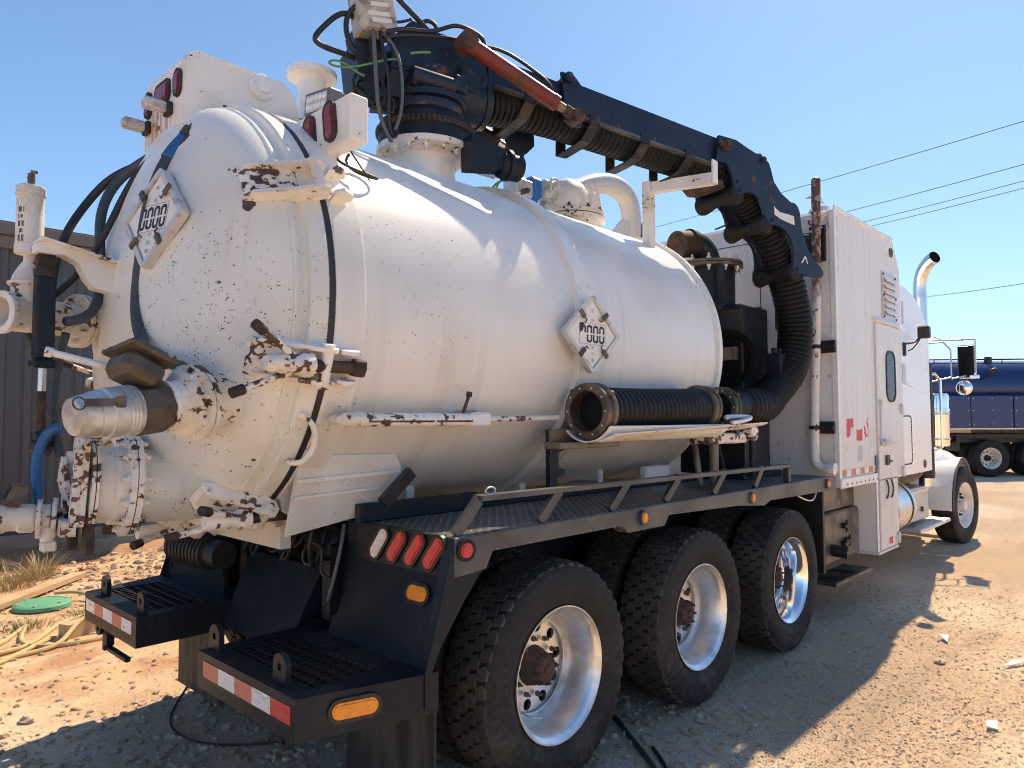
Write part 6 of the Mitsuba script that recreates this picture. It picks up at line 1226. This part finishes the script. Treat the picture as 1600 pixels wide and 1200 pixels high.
add('bottle', cyl((3.66, -0.95, 0.86), (3.66, -0.95, 0.93), 0.04, bv=0.01), 'mat_white', HT)
add('foot_step', cat(b2((3.50, -1.20, 0.29), (4.39, -0.95, 0.32), 0.004), [b2((3.52 + 0.06 * q, -1.19, 0.3205), (3.535 + 0.06 * q, -0.97, 0.328), 0.001) for q in range(14)]), 'mat_tread_plate', HT)
add('splash_guard', cat(b2((3.18, -1.22, 0.45), (3.21, -0.45, 1.09), 0.004), b2((3.32, -1.15, 0.45), (3.34, -0.45, 1.09), 0.004)), 'mat_blackplain', T)

# tall rusty pole in front of the box, with elbow
PL = unique(f'{T}__tall_pipe'); labels[PL] = {'label': 'tall white pipe with rusty peeling upper half before the box'}
pp = spline([(3.40, -1.145, 3.62), (3.40, -1.135, 3.0), (3.40, -1.12, 2.4), (3.40, -1.095, 1.8), (3.40, -1.085, 1.40), (3.40, -1.090, 1.31), (3.40, -1.12, 1.265), (3.40, -1.18, 1.25), (3.40, -1.215, 1.247)], 80)
add('pipe', sweep(pp, 0.036, 20), 'mat_pole', PL, smooth=True)
add('pipe_cap', cat(ball((3.40, -1.145, 3.62), 0.036, (1, 1, 0.7)), cyl((3.40, -1.20, 1.248), (3.40, -1.245, 1.246), 0.052, n=20), cyl((3.40, -1.175, 1.25), (3.40, -1.20, 1.248), 0.044)), 'mat_chip_heavy', PL)
for z, y in ((2.24, -1.115), (1.58, -1.09)): add('pipe_clamp', cat(bx((3.45, y - 0.06, z), (0.03, 0.16, 0.10), 0.004), pipe((3.40, y, z - 0.015), (3.40, y, z + 0.015), 0.044, 0.037, 20), bx((3.41, y - 0.09, z), (0.05, 0.12, 0.02), 0.003)), 'mat_blackplain', PL)
fl = []
for q in range(16):
    a = rgp.uniform(0, 6.28); z = rgp.uniform(3.05, 3.50); p = V(3.40 + 0.036 * math.cos(a), -1.14 + 0.036 * math.sin(a), z); d = V(math.cos(a), math.sin(a), rgp.uniform(-0.3, 0.6)) * rgp.uniform(0.02, 0.05)
    fl.append(hull([p, p + V(0, 0, 0.03), p + d, p + d + V(0.002, 0.002, 0.008), p + V(0.003, 0.003, 0.01)]))
add('peeling_flakes', cat(*fl), 'mat_scrap', PL, smooth=False)

# ------------------------------------------------ sleeper, cab, front end
SL = unique(f'{T}__sleeper')
arc_ = [(5.305, 1.07), (5.305, 3.05), (5.55, 3.08), (5.95, 3.06), (6.25, 3.0), (6.45, 2.90), (6.56, 2.78), (6.60, 2.60), (6.60, 1.07)]
add('shell', hull([(x, y * (1.19 if z < 2.6 else 1.19 - (z - 2.6) * 0.12), z) for x, z in arc_ for y in (-1, 1)]), 'mat_white_cab', SL, smooth=25)
hg = rrect(0.42, 0.48, 0.05, 5.57, 1.43)
add('hatch_seal', prism(hg.buffer(0.014).difference(hg), (0, -1.1905, 0), (1, 0, 0), (0, 0, 1), 0.010), 'mat_rubber', SL); add('hatch', prism(hg, (0, -1.1905, 0), (1, 0, 0), (0, 0, 1), 0.006), 'mat_white_cab', SL)
add('hatch_lock', cyl((5.42, -1.195, 1.44), (5.42, -1.21, 1.44), 0.018, n=12), 'mat_blackplain', SL)
for z0, z1, x0, x1 in ((2.01, 2.22, 5.52, 5.64), (2.63, 2.88, 5.56, 5.62)): add('side_window', cat(prism(rrect(x1 - x0, z1 - z0, 0.02, (x0 + x1) / 2, (z0 + z1) / 2), (0, -1.1905, 0), (1, 0, 0), (0, 0, 1), 0.008)), 'mat_galv', SL)
for z in (1.90, 2.42): add('body_crease', rect_bar((5.66, -1.1915, z + 0.12), (6.58, -1.1915, z), 0.004, 0.012), 'mat_white_cab', SL)
add('badge', lathe([(0, 0), (0.045, 0), (0.045, 0.008), (0.04, 0.012), (0, 0.013)], (6.29, -1.19, 1.155), (0, -1, 0), 28), 'mat_coupling', SL)
add('work_lamp', cat(bx((5.88, -1.32, 2.56), (0.10, 0.11, 0.13), 0.015), tube([(5.80, -1.30, 2.53), (5.72, -1.24, 2.44), (5.62, -1.20, 2.42), (5.60, -1.20, 2.34)], 0.010, 8, 24), tube([(5.82, -1.30, 2.50), (5.80, -1.24, 2.40), (5.70, -1.21, 2.36)], 0.007, 8, 24), bx((5.60, -1.20, 2.37), (0.04, 0.03, 0.14), 0.006)), 'mat_rubber', SL)
CBN = unique(f'{T}__cab')
add('body', hull([(6.60, y, z) for y in (-1.0, 1.0) for z in (1.0, 2.3)] + [(6.60, y, 2.55) for y in (-0.92, 0.92)] + [(7.45, y, 2.55) for y in (-0.88, 0.88)] + [(7.75, y, z) for y in (-0.95, 0.95) for z in (1.0, 1.85)]), 'mat_white_cab', CBN, smooth=25)
add('door_glass', hull([(6.75, -1.004, 1.75), (7.60, -0.985, 1.75), (6.75, -1.004, 2.28), (7.50, -0.96, 2.28), (6.75, -0.99, 1.75), (7.6, -0.97, 1.75)]), 'mat_glass', CBN)
add('dark_gap_strip', b2((6.585, -1.12, 1.08), (6.80, -1.0, 2.50), 0.02), 'mat_blackplain', CBN)  # dark strip filling the gap between sleeper and cab
add('hood', hull([(7.75, y, z) for y in (-0.72, 0.72) for z in (1.0, 1.75)] + [(9.15, y, z) for y in (-0.5, 0.5) for z in (1.0, 1.50)]), 'mat_white_cab', CBN, smooth=25)
add('grille', b2((9.152, -0.45, 0.75), (9.19, 0.45, 1.48)), 'mat_chrome', CBN)
add('front_bumper', b2((9.2, -1.1, 0.42), (9.32, 1.1, 0.74), 0.02), 'mat_chrome', CBN)
for s in (-1, 1):
    AC = unique(f'{T}__air_cleaner')
    add('can', lathe([(0, 1.30), (0.15, 1.30), (0.16, 1.32), (0.16, 1.74), (0.167, 1.745), (0.167, 1.775), (0.16, 1.78), (0.16, 1.94), (0.14, 1.97), (0, 1.98)], (7.80, s * 0.96, 0), (0, 0, 1), 40), 'mat_chrome', AC)
    for z in (1.70, 1.38): add('band', pipe((7.80, s * 0.96, z), (7.80, s * 0.96, z + 0.022), 0.169, 0.15), 'mat_galv', AC)
    EX = unique(f'{T}__exhaust_stack')
    ex = V(7.02, s * 1.02, -0.15)
    add('pipe', cyl(ex + V(0, 0, 1.0), ex + V(0, 0, 3.25), 0.072, n=30), 'mat_stack', EX)
    tip = spline([ex + V(0, 0, 3.22), ex + V(0.0, 0, 3.40), ex + V(-0.02, s * 0.03, 3.53), ex + V(-0.07, s * 0.10, 3.63), ex + V(-0.14, s * 0.20, 3.69)], 30)
    dd = tip[-1] - tip[-2]; dd /= np.linalg.norm(dd)
    add('tip', cat(sweep(tip, 0.072, 30, cap=False), sweep(tip[12:], 0.068, 30, cap=False)), 'mat_stack', EX, smooth=True); add('dark_bore_disc', cyl(tip[-5], tip[-4], 0.068), 'mat_void', EX)  # black disc across the bore stands in for the shade inside the tip
    add('guard', cat(pipe(ex + V(0, 0, 1.1), ex + V(0, 0, 2.45), 0.10, 0.09, 30)), 'mat_blackplain', EX)
    GR = unique(f'{T}__grab_rail')
    add('rail', cat(bar([(7.02, s * 1.06, 1.1), (7.02, s * 1.10, 1.2), (7.02, s * 1.10, 2.2), (7.02, s * 1.05, 2.25)], 0.016), bar([(7.50, s * 1.02, 1.25), (7.50, s * 1.10, 1.3), (7.50, s * 1.10, 2.12), (7.44, s * 1.06, 2.2), (7.40, s * 1.0, 2.2)], 0.016)), 'mat_chrome', GR)
    MR = unique(f'{T}__mirror'); my, mx = s * 1.34, 7.72
    MZ = -0.10
    add('arm', cat(bar([(7.45, s * 0.95, 2.62), (7.60, s * 1.18, 2.62), (mx, my - s * 0.03, 2.62)], 0.009), bar([(7.45, s * 0.97, 2.58), (7.60, s * 1.12, 2.60), (7.60, s * 1.20, 2.5), (7.60, s * 1.20, 2.16), (7.45, s * 1.0, 2.10)], 0.010), bar([(7.6, s * 1.20, 2.14), (mx, my, 2.18), (mx, my + s * 0.10, 2.22), (mx, my + s * 0.10, 2.62), (mx, my - s * 0.1, 2.64)], 0.009), bar([(7.4, s * 0.92, 2.64), (7.5, s * 1.05, 2.66), (7.55, s * 1.12, 2.62)], 0.006)), 'mat_galv', MR)
    MM = np.eye(4); ang = math.radians(0); MM[:3, 3] = (mx, my, 2.33)
    add('housing', move(cat(bx((0.03, 0, 0.02), (0.07, 0.19, 0.42), 0.03)), MM), 'mat_chrome', MR); add('glass', move(bx((-0.008, 0, 0.02), (0.006, 0.165, 0.385), 0.002), MM), 'mat_glass', MR)
    add('convex', cat(lathe([(0, -0.04), (0.04, -0.036), (0.075, -0.022), (0.088, 0.0), (0.092, 0.012), (0.08, 0.05), (0, 0.06)], (mx - 0.01, my - s * 0.03, 2.03), (1, 0, 0), 32), bar([(mx - 0.045, my - s * 0.03, 2.03), (mx - 0.048, my + s * 0.03, 2.045)], 0.006), bx((mx, my + s * 0.08, 2.16), (0.06, 0.10, 0.05), 0.01)), 'mat_chrome', MR)
    FD = unique(f'{T}__front_fender')
    ra, rb = 0.60, 0.615
    ths = np.linspace(math.radians(184), math.radians(15), 40)
    prof = [(8.5 + ra * math.cos(t) * (1.0), 0.52 + ra * math.sin(t) * 1.0) for t in ths]; prof2 = [(8.5 + rb * math.cos(t), 0.52 + rb * math.sin(t)) for t in ths[::-1]]
    add('shell', prism(Polygon(prof + prof2), (0, s * 0.60, 0), (1, 0, 0), (0, 0, 1), -s * 0.50 if s > 0 else 0.50), 'mat_white_cab', FD, smooth=40)
    add('fender_side', prism(Polygon([(8.5 + 0.612 * math.cos(t), 0.52 + 0.612 * math.sin(t)) for t in ths] + [(8.5 + 0.545 * math.cos(t), 0.52 + 0.545 * math.sin(t)) for t in ths[::-1]]), (0, s * 1.10, 0), (1, 0, 0), (0, 0, 1), 0.014 * (1 if s < 0 else -1)), 'mat_rubber', FD)
    add('fender_hump', hull([(8.15, s * 0.65, 1.05), (8.3, s * 1.05, 1.08), (8.8, s * 1.05, 1.08), (9.05, s * 0.65, 1.0), (8.4, s * 0.65, 1.32), (8.9, s * 0.62, 1.28), (8.5, s * 0.95, 1.20)]), 'mat_white_cab', FD, smooth=60)
    add('marker', bx((8.02, s * 0.84, 0.94), (0.03, 0.12, 0.05), 0.012), 'mat_amber_lens', FD) if s < 0 else None
    FT = unique(f'{T}__fuel_tank')
    add('barrel', cyl((5.05, s * 0.86, 0.70), (6.12, s * 0.86, 0.70), 0.285, n=56, bv=0.012), 'mat_alu', FT)
    for x in (5.4, 5.95): add('strap', pipe((x, s * 0.86, 0.70), (x + 0.05, s * 0.86, 0.70), 0.291, 0.284, 56), 'mat_rubber', FT)
    SB = unique(f'{T}__step_box')
    add('box', b2((6.42, s * 0.62, 0.48), (7.12, s * 1.02, 0.86), 0.01), 'mat_galv', SB); add('lid_edge', b2((6.41, s * 0.615, 0.80), (7.13, s * 1.03, 0.83), 0.003), 'mat_alu', SB)
    add('latch', cyl((6.80, s * 1.02, 0.60), (6.80, s * 1.04, 0.60), 0.03), 'mat_coupling', SB)
    add('step_plate', cat(b2((6.28, s * 0.62, 0.385), (7.62, s * 1.14, 0.425), 0.006), [b2((6.32 + 0.1 * q, s * 0.66, 0.426), (6.36 + 0.1 * q, s * 1.12, 0.432), 0.001) for q in range(13)]), 'mat_alu', SB)
add('under_pipe', tube([(6.0, -0.75, 0.95), (6.25, -0.85, 0.98), (6.5, -0.95, 1.0), (6.75, -1.0, 1.08)], 0.085, 20, 30), 'mat_steel', T, smooth=True)
add('under_cab', b2((5.3, -0.85, 0.95), (7.6, 0.85, 1.06)), 'mat_void', T)

# ------------------------------------------------ blue tanker far behind
Q = thing('blue_tanker', 'dark blue tanker truck parked at the far right behind the mirror', 'truck')
BC = V(21.29, 0.72, 0); ex_ = V(RGT[0], RGT[1], 0); ex_ /= np.linalg.norm(ex_); ey_ = V(-ex_[1], ex_[0], 0)   # ex_: along the truck, to the right
QM = np.eye(4); QM[:3, 0] = ex_; QM[:3, 1] = ey_; QM[:3, 3] = BC
def QA(n, m, mt, p=Q, **k): return add(n, move(m, QM), mt, p, **k)
QA('tank', lathe([(0, -4.2), (0.55, -4.15), (0.75, -4.0), (0.80, -3.8), (0.80, 5.4), (0.6, 5.6), (0, 5.7)], (0, 1.2, 2.55), (1, 0, 0), 56), 'mat_navy', smooth=40)
for q, x in enumerate((-2.9, -1.72, -0.52, 0.70, 1.92, 3.14)):
    k = QA('side_panel', b2((x, 0.02, 1.36), (x + 1.19, 0.10, 2.28), 0.012), 'mat_navy')
    QA('rivet', cat([ball((x + a, 0.018, z), 0.020, sub=1) for a in (0.06, 0.60, 1.13) for z in (1.48, 1.86, 2.20)]), 'mat_galv', k)
QA('side_box', b2((-3.0, 0.105, 1.36), (4.4, 2.2, 2.27)), 'mat_navy')
QA('frame_rail', cat(b2((-4.2, 0.30, 0.95), (6.0, 0.45, 1.22)), b2((-4.2, 2.0, 0.95), (6.0, 2.15, 1.22)), b2((-3.4, 0.15, 1.08), (4.6, 0.5, 1.2))), 'mat_blackplain')
QA('pale_rail', b2((-3.4, 0.0, 1.24), (-0.55, 0.2, 1.335)), 'mat_wood'); QA('rusty_rail', b2((-0.54, 0.0, 1.24), (4.6, 0.2, 1.335)), 'mat_rust')
QA('top_rail', cat(bar([(-3.4, 0.9, 3.36), (4.5, 0.9, 3.40)], 0.022), [cyl((x, 0.9, 3.2), (x, 0.9, 3.4), 0.015) for x in (-3, -2, -1, 0, 1, 2)], [cyl((x, 0.95, 3.25), (x, 0.95, 3.45), 0.16 if q % 2 else 0.1) for q, x in enumerate((0.62, 2.2))]), 'mat_blackplain')
QA('pipe_elbow', tube([(0.45, 0.35, 3.02), (0.25, 0.20, 3.0), (0.15, 0.30, 2.85)], 0.06, 10, 20), 'mat_blackplain')
tq = tyre_mesh(R=0.52, blocks=False)[0]
for x in (0.0, 1.36, -3.6):
    W = unique(f'{Q}__wheel'); tr_ = np.eye(4); tr_[:3, 3] = (x, 0.14, 0.52)
    QA('tyre', move(tq, tr_), 'mat_tyre', W, smooth=30)
    tr2 = np.eye(4); tr2[:3, 3] = (x, 0.02, 0.52)
    QA('rim', move(cat(dual_rim, dual_disc), tr2), 'mat_rim_white', W, smooth=35); QA('hub', move(hub_mesh(0.09), tr2), 'mat_rust', W); 
    tr3 = np.eye(4); tr3[:3, 3] = (x, 0.55, 0.52); QA('inner_tyre', move(tq, tr3), 'mat_tyre', W, smooth=30)
QA('far_wheels', cat([cyl((x, 1.7, 0.52), (x, 2.3, 0.52), 0.52, n=32) for x in (0, 1.36, -3.6)]), 'mat_tyre')
QA('mud_guard', b2((-0.95, 0.05, 0.72), (-0.85, 0.6, 1.15)), 'mat_blackplain')
